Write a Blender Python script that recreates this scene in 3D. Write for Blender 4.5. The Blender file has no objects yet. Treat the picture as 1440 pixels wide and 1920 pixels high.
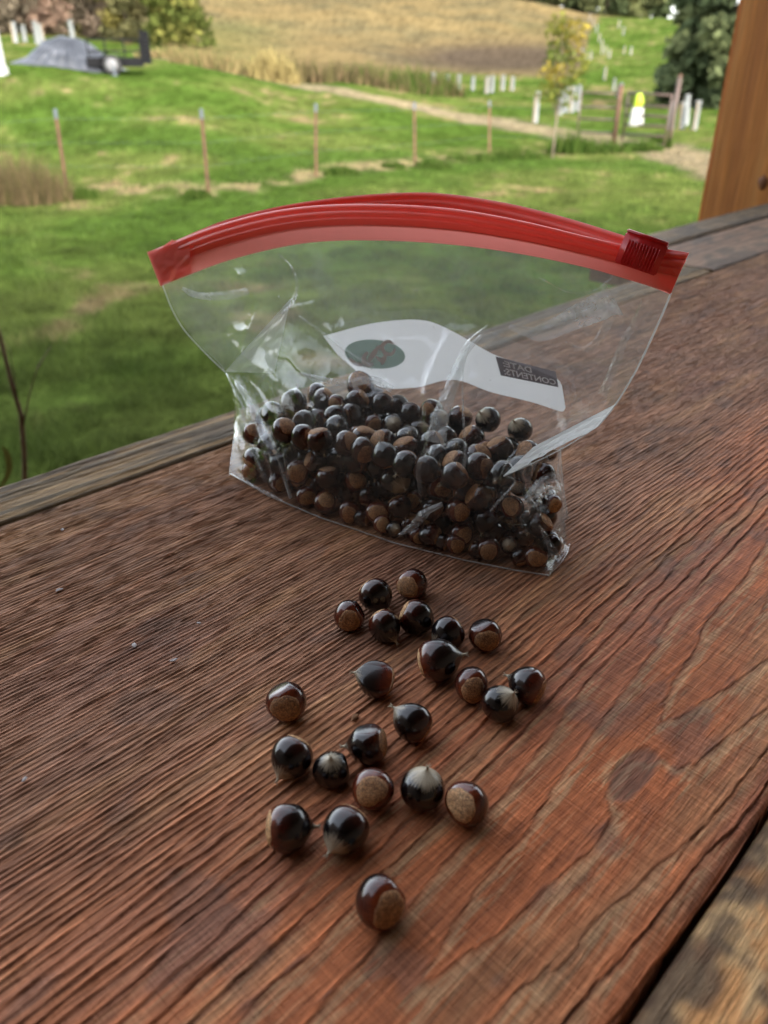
import bpy, bmesh, math, random
import numpy as np
from mathutils import Vector, Matrix, Quaternion

random.seed(7)
RNG = np.random.default_rng(11)
SC = bpy.context.scene
COL = SC.collection

# ------------------------------------------------------------------ camera
F_PX, HOR, CAM_Z, RAIL = 1450.0, 135.0, 2.10, 1.92      # focal length (px of a 1440x1920 frame), horizon row, eye height, rail top height
PITCH = math.atan((960 - HOR) / F_PX)
CP, SP = math.cos(PITCH), math.sin(PITCH)
cam_d = bpy.data.cameras.new("camera")
cam = bpy.data.objects.new("camera", cam_d); COL.objects.link(cam)
cam.location = (0, 0, CAM_Z)
cam.rotation_euler = (math.pi / 2 - PITCH, 0, 0)
cam_d.sensor_fit = 'VERTICAL'; cam_d.sensor_height = 36.0; cam_d.lens = F_PX / 1920 * 36.0
cam_d.clip_start = 0.01; cam_d.clip_end = 2000
cam_d.dof.use_dof = True; cam_d.dof.focus_distance = 0.28; cam_d.dof.aperture_fstop = 13.5
SC.camera = cam

# ------------------------------------------------------------------ sky, sun, exposure
SUN_EL, SUN_AZ = math.radians(28), math.atan2(0.52, -0.85)     # azimuth clockwise from +Y: the sun is low behind the house
world = bpy.data.worlds.new("World"); SC.world = world; world.use_nodes = True
wn = world.node_tree; wn.nodes.clear()
sky = wn.nodes.new("ShaderNodeTexSky"); sky.sky_type = 'NISHITA'; sky.sun_disc = False
sky.sun_elevation = SUN_EL; sky.sun_rotation = SUN_AZ; sky.dust_density = 3.0; sky.air_density = 1.0
hs = wn.nodes.new("ShaderNodeHueSaturation"); hs.inputs['Saturation'].default_value = 0.35
bg = wn.nodes.new("ShaderNodeBackground"); bg.inputs['Strength'].default_value = 0.15
wo = wn.nodes.new("ShaderNodeOutputWorld")
wn.links.new(sky.outputs[0], hs.inputs['Color']); wn.links.new(hs.outputs[0], bg.inputs['Color']); wn.links.new(bg.outputs[0], wo.inputs[0])
sun_d = bpy.data.lights.new("sun", 'SUN'); sun_d.energy = 0.55; sun_d.angle = math.radians(11); sun_d.color = (1.0, 0.87, 0.68)
sun = bpy.data.objects.new("sun", sun_d); COL.objects.link(sun)
SUN_DIR = Vector((math.sin(SUN_AZ) * math.cos(SUN_EL), math.cos(SUN_AZ) * math.cos(SUN_EL), math.sin(SUN_EL)))
sun.rotation_euler = SUN_DIR.to_track_quat('Z', 'Y').to_euler()
SC.view_settings.view_transform = 'Standard'; SC.view_settings.look = 'None'
SC.view_settings.gamma = 1.0; SC.view_settings.use_curve_mapping = False
SC.view_settings.exposure = 2.8
SC.cycles.use_denoising = True
SC.cycles.max_bounces = 10; SC.cycles.transparent_max_bounces = 40
SC.cycles.caustics_reflective = False; SC.cycles.caustics_refractive = False

# ------------------------------------------------------------------ geometry of the view (used to lay real things out)
def ray(u, v):
    x = (u - 720) / F_PX; y = (960 - v) / F_PX
    return np.array([x, CP + y * SP, -SP + y * CP])
O = np.array([0, 0, CAM_Z])
def on_z(u, v, z):
    r = ray(u, v); return O + r * ((z - CAM_Z) / r[2])
def proj(p):
    q = np.asarray(p, float) - O
    dep = q[..., 1] * CP - q[..., 2] * SP
    return 720 + F_PX * q[..., 0] / dep, 960 - F_PX * (q[..., 1] * SP + q[..., 2] * CP) / dep
def depth(p):
    return p[1] * CP - (p[2] - CAM_Z) * SP
CAM_R = np.array([1, 0, 0.]); CAM_U = np.array([0, SP, CP]); CAM_F = np.array([0, CP, -SP])

# ------------------------------------------------------------------ small helpers
_PERM = np.random.default_rng(5).random((256, 256))
def vnoise(x, y, seed=0):
    x = np.asarray(x, float) + seed * 17.31; y = np.asarray(y, float) + seed * 9.77
    xi = np.floor(x).astype(int); yi = np.floor(y).astype(int)
    fx = x - xi; fy = y - yi
    fx = fx * fx * (3 - 2 * fx); fy = fy * fy * (3 - 2 * fy)
    g = lambda a, b: _PERM[a & 255, b & 255]
    return (g(xi, yi) * (1 - fx) + g(xi + 1, yi) * fx) * (1 - fy) + (g(xi, yi + 1) * (1 - fx) + g(xi + 1, yi + 1) * fx) * fy
def fbm(x, y, o=4, seed=0):
    s = 0; a = .5; t = 0
    for k in range(o):
        s = s + a * vnoise(x * 2 ** k, y * 2 ** k, seed + k * 3); t += a; a *= .5
    return s / t
def sstep(a, b, x):
    t = np.clip((x - a) / (b - a), 0, 1); return t * t * (3 - 2 * t)

def link(o, parent=None):
    COL.objects.link(o)
    if parent is not None: o.parent = parent
    return o
def tag(o, label=None, cat=None, group=None, kind=None):
    if label: o['label'] = label
    if cat: o['category'] = cat
    if group: o['group'] = group
    if kind: o['kind'] = kind
    return o
def empty(name, loc=(0, 0, 0)):
    o = bpy.data.objects.new(name, None); o.location = loc; o.empty_display_size = .05
    return link(o)
def mesh_np(name, V, Fc, mat=None, parent=None, smooth=True, cols=None, loc=None):
    me = bpy.data.meshes.new(name)
    V = np.asarray(V, np.float32)
    if isinstance(Fc, np.ndarray):
        n, k = Fc.shape
        me.vertices.add(len(V)); me.vertices.foreach_set('co', V.ravel())
        me.loops.add(n * k); me.loops.foreach_set('vertex_index', Fc.astype(np.int32).ravel())
        me.polygons.add(n); me.polygons.foreach_set('loop_start', np.arange(0, n * k, k, dtype=np.int32))
        me.polygons.foreach_set('loop_total', np.full(n, k, np.int32))
        me.update(calc_edges=True)
    else:
        me.from_pydata(V.tolist(), [], [list(f) for f in Fc]); me.update()
    if smooth: me.polygons.foreach_set('use_smooth', np.ones(len(me.polygons), bool))
    if cols is not None:
        a = me.color_attributes.new('col', 'FLOAT_COLOR', 'POINT')
        c = np.ones((len(V), 4), np.float32); c[:, :cols.shape[1]] = cols
        a.data.foreach_set('color', c.ravel())
    if mat: me.materials.append(mat)
    o = bpy.data.objects.new(name, me); link(o, parent)
    if loc is not None: o.location = loc
    return o
def grid_faces(nr, nc, wrap=False):
    i = np.arange(nr - 1)[:, None]; j = np.arange(nc if wrap else nc - 1)[None, :]
    j2 = (j + 1) % nc
    return np.stack([i * nc + j, i * nc + j2, (i + 1) * nc + j2, (i + 1) * nc + j], -1).reshape(-1, 4)
class MB:
    """collects simple shapes into one mesh"""
    def __init__(s): s.v = []; s.f = []
    def add(s, V, Fs):
        n = len(s.v); s.v += [tuple(map(float, p)) for p in V]; s.f += [tuple(int(i) + n for i in f) for f in Fs]; return s
    def box(s, c, size, ax=None):
        ax = np.eye(3) if ax is None else np.asarray(ax)
        P = [np.asarray(c) + ax.T @ (np.array([i, j, k]) * np.asarray(size) / 2) for i in (-1, 1) for j in (-1, 1) for k in (-1, 1)]
        return s.add(P, [(0, 1, 3, 2), (4, 6, 7, 5), (0, 4, 5, 1), (2, 3, 7, 6), (0, 2, 6, 4), (1, 5, 7, 3)])
    def tube(s, pts, rad, n=8, cap=True):
        pts = [np.asarray(p, float) for p in pts]; m = len(pts)
        rad = [rad] * m if np.isscalar(rad) else rad
        V = []
        for i, p in enumerate(pts):
            t = pts[min(i + 1, m - 1)] - pts[max(i - 1, 0)]; t /= (np.linalg.norm(t) + 1e-12)
            a = np.cross(t, [0.3, .2, 1.] if abs(t[2]) < .9 else [1., 0, 0]); a /= np.linalg.norm(a); b = np.cross(t, a)
            for k in range(n):
                w = 2 * math.pi * k / n; V.append(p + rad[i] * (a * math.cos(w) + b * math.sin(w)))
        Fs = [tuple(f) for f in grid_faces(m, n, True)]
        if cap: Fs += [tuple(range(n))[::-1], tuple(range((m - 1) * n, m * n))]
        return s.add(V, Fs)
    def build(s, name, mat, parent=None, smooth=False, bevel=0):
        o = mesh_np(name, s.v, s.f, mat, parent, smooth)
        bm = bmesh.new(); bm.from_mesh(o.data)
        bmesh.ops.recalc_face_normals(bm, faces=bm.faces)
        if bevel: bmesh.ops.bevel(bm, geom=list(bm.edges), offset=bevel, segments=2, affect='EDGES', clamp_overlap=True)
        bm.to_mesh(o.data); bm.free()
        return o

# ------------------------------------------------------------------ materials
class NT:
    def __init__(s, name):
        s.m = bpy.data.materials.new(name); s.m.use_nodes = True; s.t = s.m.node_tree; s.t.nodes.clear()
        s.out = s.t.nodes.new('ShaderNodeOutputMaterial')
    def n(s, typ, props=None, **ins):
        nd = s.t.nodes.new('ShaderNode' + typ)
        for k, v in (props or {}).items(): setattr(nd, k, v)
        for k, v in ins.items():
            key = int(k[1:]) if k[0] == '_' else k.replace('_', ' ')
            s.set(nd.inputs[key], v)
        return nd
    def set(s, sock, v):
        if hasattr(v, 'is_output'): s.t.links.new(v, sock)
        elif hasattr(v, 'outputs'): s.t.links.new(v.outputs[0], sock)
        elif isinstance(v, (tuple, list)) and len(v) == 3 and sock.type == 'RGBA': sock.default_value = (*v, 1)
        else: sock.default_value = v
    def math(s, op, a, b=0.0, c=0.0, clamp=False):
        nd = s.n('Math', dict(operation=op, use_clamp=clamp), _0=a, _1=b, _2=c); return nd.outputs[0]
    def mix(s, f, a, b, mode='MIX'):
        nd = s.n('Mix', dict(data_type='RGBA', blend_type=mode)); s.set(nd.inputs[0], f); s.set(nd.inputs[6], a); s.set(nd.inputs[7], b); return nd.outputs[2]
    def ramp(s, f, stops):
        nd = s.n('ValToRGB'); s.set(nd.inputs[0], f); e = nd.color_ramp.elements
        while len(e) < len(stops): e.new(.5)
        for i, (p, c) in enumerate(stops): e[i].position = p; e[i].color = (*c, 1) if len(c) == 3 else c
        return nd.outputs[0]
    def noise(s, vec=None, scale=5, detail=4, rough=.55, dist=0.0):
        nd = s.n('TexNoise', None, Scale=scale, Detail=detail, Roughness=rough, Distortion=dist)
        if vec is not None: s.set(nd.inputs['Vector'], vec)
        return nd.outputs[0]
    def coord(s, kind='Object', scale=(1, 1, 1), loc=(0, 0, 0), rot=(0, 0, 0)):
        tc = s.n('TexCoord'); mp = s.n('Mapping', None, Scale=scale, Location=loc, Rotation=rot); s.set(mp.inputs[0], tc.outputs[kind]); return mp.outputs[0]
    def bump(s, h, dist=.001, strength=1.0):
        return s.n('Bump', None, Height=h, Distance=dist, Strength=strength).outputs[0]
    def pbr(s, color, rough=.6, normal=None, **kw):
        p = s.n('BsdfPrincipled'); s.set(p.inputs['Base Color'], color); s.set(p.inputs['Roughness'], rough)
        if normal is not None: s.set(p.inputs['Normal'], normal)
        for k, v in kw.items(): s.set(p.inputs[k.replace('_', ' ')], v)
        s.t.links.new(p.outputs[0], s.out.inputs[0]); return p
def m_plain(name, c, rough=.6, var=.25, scale=8, bump=0.0, **kw):
    t = NT(name); v = t.coord(); n = t.noise(v, scale, 5)
    dark = tuple(x * (1 - var) for x in c); lite = tuple(min(1, x * (1 + var)) for x in c)
    col = t.ramp(n, [(.3, dark), (.7, lite)])
    nb = t.bump(n, bump) if bump else None
    t.pbr(col, rough, nb, **kw); return t.m
def m_leaf(name, var=.35):
    t = NT(name); a = t.n('Attribute', dict(attribute_name='col'))
    d = t.n('BsdfDiffuse', None, Color=a.outputs[0]); tr = t.n('BsdfTranslucent', None, Color=a.outputs[0])
    mx = t.n('MixShader', None, _0=.35); t.set(mx.inputs[1], d); t.set(mx.inputs[2], tr)
    t.t.links.new(mx.outputs[0], t.out.inputs[0]); return t.m

# ------------------------------------------------------------------ ground: lawn, meadow, hill
SLOPE = lambda v: ((-SP + (960 - v) / F_PX * CP) / (CP + (960 - v) / F_PX * SP))
PROF = {   # column: (row, metres away) pairs, each giving the height of the land there
    -500: [(145, 30), (110, 42), (80, 60), (20, 130), (0, 160)],
    0:    [(262, 23), (145, 28), (105, 36), (78, 52), (40, 90), (10, 140)],
    300:  [(222, 25), (140, 33), (112, 44), (80, 64), (34, 95), (-18, 135), (-30, 170)],
    600:  [(240, 28), (165, 40), (122, 62), (58, 100), (-14, 150), (-30, 190)],
    900:  [(292, 24.4), (225, 37), (160, 56), (112, 85), (46, 120), (-14, 150), (-24, 180)],
    1150: [(265, 29.8), (200, 45), (140, 64), (84, 92), (42, 125), (25, 150)],
    1300: [(300, 23.2), (235, 35), (190, 46), (100, 80), (50, 115), (25, 150)],
    1900: [(300, 23.2), (240, 36), (190, 50), (110, 80), (60, 115), (30, 150)],
}
_YS = np.concatenate([np.arange(0, 60, .5), np.arange(60, 420, 2.0)])
_QS = []; _ZS = []
for uu, pr in PROF.items():
    ys = [0, 12, 15.9] + [p[1] for p in pr] + [420]
    zs = [0, 0, 0] + [CAM_Z + p[1] * SLOPE(p[0]) for p in pr]; zs.append(zs[-1] + 2)
    z = np.interp(_YS, ys, zs)
    for _ in range(6): z[1:-1] = .25 * z[:-2] + .5 * z[1:-1] + .25 * z[2:]
    _QS.append((uu - 720) / 1653.); _ZS.append(z)
_QS = np.array(_QS); _ZS = np.array(_ZS)
def terrain(x, y):
    x = np.asarray(x, float); y = np.asarray(y, float)
    q = np.clip(x / np.maximum(y, 1.0), _QS[0], _QS[-1] - 1e-6)
    i = np.clip(np.searchsorted(_QS, q, side='right') - 1, 0, len(_QS) - 2)
    w = (q - _QS[i]) / (_QS[i + 1] - _QS[i]); w = w * w * (3 - 2 * w)
    yy = np.clip(np.maximum(y, 0), 0, 419)
    idx = np.interp(yy, _YS, np.arange(len(_YS))); k = np.minimum(idx.astype(int), len(_YS) - 2); fr = idx - k
    A = _ZS[i, k] * (1 - fr) + _ZS[i, k + 1] * fr; B = _ZS[i + 1, k] * (1 - fr) + _ZS[i + 1, k + 1] * fr
    bump = (fbm(x * .12, y * .12, 3, 2) - .5) * .5 * sstep(30, 70, y) + (fbm(x * .035 + 7, y * .03, 2, 33) - .5) * 3.0 * sstep(65, 110, y) + (fbm(x * .6, y * .6, 2, 8) - .5) * .06
    return A * (1 - w) + B * w + bump
def gp(u, Y):
    """the spot on the land Y metres ahead that column u looks at"""
    v = 150.
    for _ in range(6):
        x = Y * ((u - 720) / F_PX) / (CP + (960 - v) / F_PX * SP); z = float(terrain(x, Y)); v = float(proj((x, Y, z))[1])
    return np.array([x, Y, z])
def gpv(u, v):
    """the spot on the land seen at (u, v)"""
    r = ray(u, v); Y = 3.0
    while Y < 400:
        p = O + r * (Y / r[1])
        if p[2] < terrain(p[0], p[1]): break
        Y *= 1.01
    return p
def mpp(p): return depth(p) / F_PX          # metres per pixel at p
def path_dist(x, y, pts):
    d = np.full(np.shape(x), 1e9)
    for a, b in zip(pts[:-1], pts[1:]):
        ab = b[:2] - a[:2]; t = np.clip(((x - a[0]) * ab[0] + (y - a[1]) * ab[1]) / (ab @ ab), 0, 1)
        d = np.minimum(d, np.hypot(x - a[0] - t * ab[0], y - a[1] - t * ab[1]))
    return d
PATH = [gpv(u, v) for u, v in [(290, 104), (420, 130), (560, 160), (680, 181), (800, 203), (900, 224), (1000, 242), (1100, 257), (1200, 275), (1320, 298), (1480, 345)]]
FENCE_LINE = [gp(-100, 15.9), gp(128, 15.96), gp(392, 15.8), gp(593, 18.5), gp(778, 20.8), gp(918, 24.5), gp(1030, 24.0), gp(1150, 27.5)]

def land_colour(X, Y, Z):
    P = np.stack([X, Y, Z], -1)
    ok = Y > 2
    u, v = proj(np.where(ok[..., None], P, [0, 5, 0]))
    n1 = fbm(X * .35, Y * .35, 4, 3); n2 = fbm(X * 1.6, Y * 1.6, 4, 9); n3 = fbm(X * .09, Y * .09, 3, 5); n4 = fbm(X * 5, Y * 5, 3, 4)
    lawn = np.array([.060, .125, .018]); lawn2 = np.array([.105, .165, .032]); dry = np.array([.25, .21, .10])
    c = lawn + (lawn2 - lawn) * sstep(.35, .65, n1)[..., None]
    c = c * (.68 + .64 * n2[..., None])
    c = c + (dry - c) * (sstep(.60, .74, n2 * .55 + n1 * .45) * .75)[..., None]
    # straw strip along the fence foot
    fd = path_dist(X, Y - .5, FENCE_LINE)
    bare = 0
    k = sstep(.9, .2, fd) * sstep(.42, .6, n2) * .8
    c = c + (np.array([.36, .29, .17]) - c) * k[..., None]; bare = k
    # meadow of hay on the hill
    hay_v = np.interp(u, [-400, 300, 400, 520, 700, 850, 1000, 1085, 1108, 1125, 1600], [60, 70, 118, 128, 132, 138, 146, 140, 60, 30, 22])
    ih = sstep(4, -6, v - hay_v + (n1 - .5) * 14) * (Y > 35)
    hay = np.array([.30, .225, .105]) + (np.array([.19, .16, .085]) - np.array([.30, .225, .105])) * sstep(.35, .7, n1 * .5 + n3 * .5)[..., None]
    hay = hay + (np.array([.17, .19, .06]) - hay) * (sstep(620, 380, u) * sstep(20, 60, v) * .5)[..., None]
    roll = sstep(.48, .62, fbm(X * .05 + 3, Y * .025, 3, 55))[..., None]; hay = hay + (np.array([.17, .15, .07]) - hay) * roll * .55
    br = np.exp(-((u - 950) / 190) ** 2 - ((v - 108) / 26) ** 2); hay = hay + (np.array([.115, .088, .066]) - hay) * np.clip(br * 1.3, 0, .9)[..., None]
    c = c + (hay - c) * ih[..., None]
    pdist = path_dist(X, Y, PATH)
    k = sstep(1.7, .7, pdist + (n2 - .5) * 1.2) * .9
    c = c + (np.array([.30, .25, .17]) - c) * k[..., None]; bare = np.maximum(bare, k)
    mult = np.array([.64, .52, .64]) * (1 - ih[..., None]) + np.array([.42, .415, .42]) * ih[..., None]
    mult = mult + (np.array([.52, .50, .46]) - mult) * bare[..., None]
    return np.clip(c * mult * (.45 + 1.1 * n4[..., None]), 0, 1)

az = np.radians(np.concatenate([np.arange(-180, -40, 4), np.arange(-40, 40, .16), np.arange(40, 180, 4)]))
rr = np.concatenate([[.3], np.geomspace(1.0, 420, 330)])
AZ, RR = np.meshgrid(az, rr)
GX = RR * np.sin(AZ); GY = RR * np.cos(AZ); GZ = terrain(GX, GY)
tm = NT('meadow')
_a = tm.n('Attribute', dict(attribute_name='col'))
_n = tm.noise(tm.coord('Object'), 14, 6, .65)
tm.pbr(tm.mix(.75, _a.outputs[0], tm.mix(1.0, _a.outputs[0], tm.ramp(_n, [(.3, (.5, .5, .5)), (.7, (1.5, 1.5, 1.4))]), 'MULTIPLY')), .95, tm.bump(_n, .03), Specular_IOR_Level=.0)
ground = mesh_np('ground', np.stack([GX, GY, GZ], -1).reshape(-1, 3), grid_faces(len(rr), len(az), True), tm.m, None, True, land_colour(GX, GY, GZ).reshape(-1, 3))
tag(ground, kind='structure')

# ------------------------------------------------------------------ the porch that shades the rail: house wall, added wing wall, ceiling, floor
S2 = math.sqrt(.5)
AXA, AXN = np.array([S2, S2, 0]), np.array([S2, -S2, 0])          # along the rail, from the garden towards the house
def rail_p(a, n, z=RAIL): return AXA * a + AXN * n + np.array([0, 0, z])
AXES = np.array([AXA, -AXN, [0, 0, 1.]])
m_house = m_plain('stained_clapboard', (.13, .085, .055), .7, .1, 2)
m_ceil = m_plain('porch_ceiling_boards', (.20, .115, .06), .7, .3, 3)
m_floor = m_plain('porch_floor_boards', (.19, .12, .08), .7, .3, 3)
tag(MB().box(rail_p(.5, 2.4, 2.9), (16, .2, 5.8), AXES).build('unseen_wall', m_house), kind='structure')
tag(MB().box(rail_p(-3.3, -1.3, 2.9), (.2, 7.4, 5.8), AXES).build('unseen_wall', m_house), kind='structure')  # added unseen wing, placed to keep bright garden reflections off the bag
tag(MB().box(rail_p(.5, .91, 4.85), (16, 2.98, .12), AXES).build('ceiling', m_ceil), kind='structure')
tag(MB().box(rail_p(.5, .9, .9), (16, 2.78, .1), AXES).build('floor', m_floor), kind='structure')
_r = MB(); e0 = [rail_p(a, n, z) for a in (-8, 9) for n, z in ((-.66, 4.93), (4.6, 7.2), (10, 4.93))]
_r.add(e0 + [p + [0, 0, .12] for p in e0], [(0, 1, 4, 3), (1, 2, 5, 4), (6, 9, 10, 7), (7, 10, 11, 8), (0, 3, 9, 6), (2, 8, 11, 5), (0, 6, 7, 1), (1, 7, 8, 2), (3, 4, 10, 9), (4, 5, 11, 10)])
tag(_r.build('roof', m_plain('roof_shingles', (.12, .11, .10), .9, .2, 4)), kind='structure')

# ------------------------------------------------------------------ rail planks: real grain relief
def plank_material(name, fuzz=1.0, saw=True):
    t = NT(name)
    a = t.n('Attribute', dict(attribute_name='col'))
    fine = t.noise(t.coord('Object', (60, 900, 60)), 1.0, 5, .65)       # fibres along the plank
    fine2 = t.noise(t.coord('Object', (160, 2600, 160)), 1.0, 3, .6)
    mott = t.noise(t.coord('Object', (14, 22, 14)), 1.0, 4, .6)
    col = t.mix(1.0, a.outputs[0], t.ramp(fine, [(.28, (.52, .50, .50)), (.72, (1.48, 1.46, 1.42))]), 'MULTIPLY')
    col = t.mix(1.0, col, t.ramp(mott, [(.3, (.82, .84, .86)), (.7, (1.18, 1.14, 1.12))]), 'MULTIPLY')
    h = t.math('ADD', fine, t.math('MULTIPLY', fine2, .7))
    if saw:
        sw = t.noise(t.coord('Object', (900, 25, 25), rot=(0, 0, .06)), 1.0, 2, .5)
        sw2 = t.noise(t.coord('Object', (330, 9, 9), rot=(0, 0, .06)), 1.0, 2, .5)
        al = a.outputs[3] if len(a.outputs) > 3 else a.outputs[2]
        col = t.mix(t.math('MULTIPLY', al, .40), col, t.mix(1.0, col, t.ramp(t.math('ADD', t.math('MULTIPLY', sw, .5), t.math('MULTIPLY', sw2, .5)), [(.36, (.62, .55, .50)), (.5, (1, 1, 1)), (.64, (1.4, 1.45, 1.5))]), 'MULTIPLY'))
        h = t.math('ADD', h, t.math('MULTIPLY', t.math('MULTIPLY', sw, al), .8))
    t.pbr(col, .72, t.bump(h, .00075 * fuzz, 1.0), Specular_IOR_Level=.25)
    return t.m

A0, A1 = -.20, 2.7
YB0, YB1 = .0285, .3395                 # across the plank: the porch side edge, the garden side edge
YC = .0                                 # set below: where the rings run flat
_kn = on_z(1185, 1452, RAIL); KN_A, KN_Y = float(_kn @ AXA), float(-(_kn @ AXN))
def plank_fields(A, Y):
    """height (m) and colour of the big plank at (A, Y)"""
    wob = (fbm(A * 6, Y * 5, 3, 1) - .5)
    near = np.exp(-((Y - KN_Y) / .05) ** 2)
    yc = KN_Y + .004 + .05 * wob * .25
    dy = Y - yc + .006 * wob + (.0008 + .0006 * near) * (fbm(A * 40, Y * 60, 3, 6) - .5) + .0009 * near * (fbm(A * 190, Y * 230, 2, 16) - .5)
    ad = np.abs(dy)
    # ring counter: wide bands by the heart, tight lines far from it
    F = np.interp(ad, [0, .004, .012, .026, .045, .065, .09, .12, .16, .22, .30], [0, .15, .75, 1.9, 5.2, 11.4, 22, 38, 62, 99, 148])
    ks = np.exp(-(((A - KN_A) / .020) ** 2 + ((Y - KN_Y) / .0085) ** 2))      # the knot parts the grain
    dens = np.interp(ad, [0, .03, .06, .1], [9.0, 9.0, 8.0, 6])
    idx = F - (A - KN_A) * dens + (fbm(A * 3, Y * 7, 3, 12) - .5) * 1.4 + .9 * ks
    idx = idx + (fbm(A * 55, Y * 300, 3, 14) - .5) * (.75 - .50 * near) + (fbm(A * 14, Y * 90, 2, 15) - .5) * .9 * (1 - near)
    dF = np.abs(np.gradient(idx, axis=1)) / np.maximum(np.abs(np.gradient(Y, axis=1)), 1e-9)
    sp = 1 / np.clip(dF, 25, 1200)
    ph = idx - np.floor(idx)
    rid = np.floor(idx)
    ph = np.where(dy >= 0, ph, 1 - ph); left = 1 - np.exp(-(np.maximum(Y - KN_Y, 0) / .045) ** 2)
    D = ph * sp; D2 = (1 - ph) * sp
    w = np.minimum(.0016, .34 * sp)
    ridge = np.exp(-(D / w) ** 2)                                     # latewood ridge
    groove = np.exp(-(D2 / (w * .6)) ** 2)                            # soft wood worn away behind it
    wide = sstep(.004, .010, sp)
    var = .55 + .9 * vnoise(rid * 3.7, A * 8, 3)
    streak = fbm(A * 34 + 2 * wob, Y * 520 + 4 * wob, 4, 21) - .5
    chew = fbm(A * 170, Y * 900, 2, 22) - .5
    amp = (.00048 + .00012 * wide) * var
    chew2 = fbm(A * 120, Y * 900, 2, 25) - .5
    tooth = (1 - ph) ** 1.3 * sstep(0, .10, ph)
    h = amp * (.8 - .45 * wide) * (1 - .6 * left) * ridge * (1 + 1.6 * chew) + 0.00031 * tooth * left * (.25 + 1.3 * vnoise(rid * 2.3, A * 38, 5)) * (1 + 1.6 * chew) - (.00050 - .00040 * wide) * (1 - .7 * left) * groove * var * (1 + 1.5 * chew) + .00042 * streak * (1 - .75 * wide) + .00040 * chew2 * (1 - .7 * wide) + .00010 * (fbm(A * 25, Y * 40, 3, 23) - .5)
    # knot: a shallow rough hollow
    kd = np.sqrt(((A - KN_A - .45 * (Y - KN_Y)) / .0125) ** 2 + ((Y - KN_Y) / .0052) ** 2) + .45 * (fbm(A * 120, Y * 160, 3, 31) - .5)
    kin = sstep(1.15, .85, kd)
    h = h * (1 - .6 * kin) - .00018 * kin + .00028 * kin * chew + .00008 * np.exp(-((kd - 1.15) / .13) ** 2)
    # colour of the wood itself
    zone = sstep(.055, .16, Y - YB0 + .05 * (fbm(A * 5, Y * 14, 3, 41) - .5) - .06 * sstep(.75, .3, A) * 0)
    red = np.array([.32, .108, .042]); tan = np.array([.240, .132, .078]); grey = np.array([.20, .118, .090]); ochre = np.array([.30, .175, .085])
    c = red + (tan - red) * zone[..., None]
    far = sstep(.45, .95, A)[..., None]
    c = c + (np.array([.240, .140, .086]) - c) * far * .7
    purple = sstep(.5, .75, fbm(A * 9, Y * 30, 3, 43))[..., None]
    c = c + (np.array([.195, .100, .082]) - c) * purple * .30
    och = sstep(.52, .75, fbm(A * 16, Y * 90, 3, 44))[..., None]
    c = c + (ochre - c) * och * .45
    edge = np.exp(-((Y - YB1) / .03) ** 2)[..., None]
    c = c + (np.array([.27, .165, .085]) - c) * edge * .5
    c = c * (1 + .25 * (ridge - .25))[..., None]
    c = c + (np.array([.125, .072, .058]) - c) * (np.clip((groove * (.5 - .2 * left) + ridge * wide * (.2 + 2.4 * chew)) * (.1 + .9 * vnoise(rid * 5.1, A * 9, 8)), 0, .6))[..., None]
    pale = np.exp(-((D2 - w * 1.5) / (w * 1.1)) ** 2) * wide
    c = c + (np.array([.34, .235, .13]) - c) * (pale * .65)[..., None]
    c = c + (np.array([.095, .064, .052]) - c) * (kin * .65)[..., None]
    stain = sstep(.66, .74, fbm(A * 40, Y * 60, 3, 45))[..., None]
    c = c + (np.array([.10, .075, .065]) - c) * stain * .35
    c = c * (.62 + .76 * fbm(A * 45, Y * 620, 3, 46))[..., None] * (1 + .5 * streak * (1 - .75 * wide))[..., None] * (1 + .40 * (tooth - .4) * left)[..., None]
    sawmask = np.clip((1 - zone) * 1.0 + .25, 0, 1) * (1 - .7 * ridge) * (1 - kin)
    c = c * np.array([1.38, 1.28, 1.20])
    return h, np.concatenate([np.clip(c, .01, 1), sawmask[..., None]], -1)

a_s = np.concatenate([np.arange(A0, .52, .00095), .52 + np.cumsum(np.geomspace(.00095, .03, 210))]); a_s = a_s[a_s < A1]
y_s = np.linspace(YB0, YB1, 1080)
AA, YY = np.meshgrid(a_s, y_s, indexing='ij')
H, C = plank_fields(AA, YY)
er = np.minimum(YY - YB0, YB1 - YY); H = H - .0022 * np.exp(-er / .0011) * (1 + .6 * (fbm(AA * 60, YY * 0, 3, 51) - .5))
Yv = YY + np.where(YY < YB0 + 1e-6, (fbm(AA * 25, AA * 0 + 3, 3, 52) - .5) * .0016, 0)
nv = AA.size
V = np.stack([AA, Yv, H], -1).reshape(-1, 3)
# skirt down the two long edges
sk = []
for side in (0, -1):
    b = np.stack([AA[:, side], Yv[:, side], np.full(len(a_s), -.038)], -1); sk.append(b)
Vall = np.concatenate([V, *sk]); nc = len(y_s); na = len(a_s)
fs = grid_faces(na, nc)[:, ::-1]
i = np.arange(na - 1)
f1 = np.stack([i * nc, (i + 1) * nc, nv + i + 1, nv + i], -1); f2 = np.stack([i * nc + nc - 1, nv + na + i, nv + na + i + 1, (i + 1) * nc + nc - 1], -1)
Call = np.concatenate([C.reshape(-1, 4), C[:, 0], C[:, -1]])
m_plank = plank_material('weathered_cedar')
plank = mesh_np('rail_plank', Vall, np.concatenate([fs, f1, f2]), m_plank, None, True, Call)
plank.location = (0, 0, RAIL); plank.rotation_euler = (0, 0, math.pi / 4)
tag(plank, 'wide weathered reddish brown rail plank with raised grain, under the bag and the loose chestnuts', 'plank')

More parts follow.
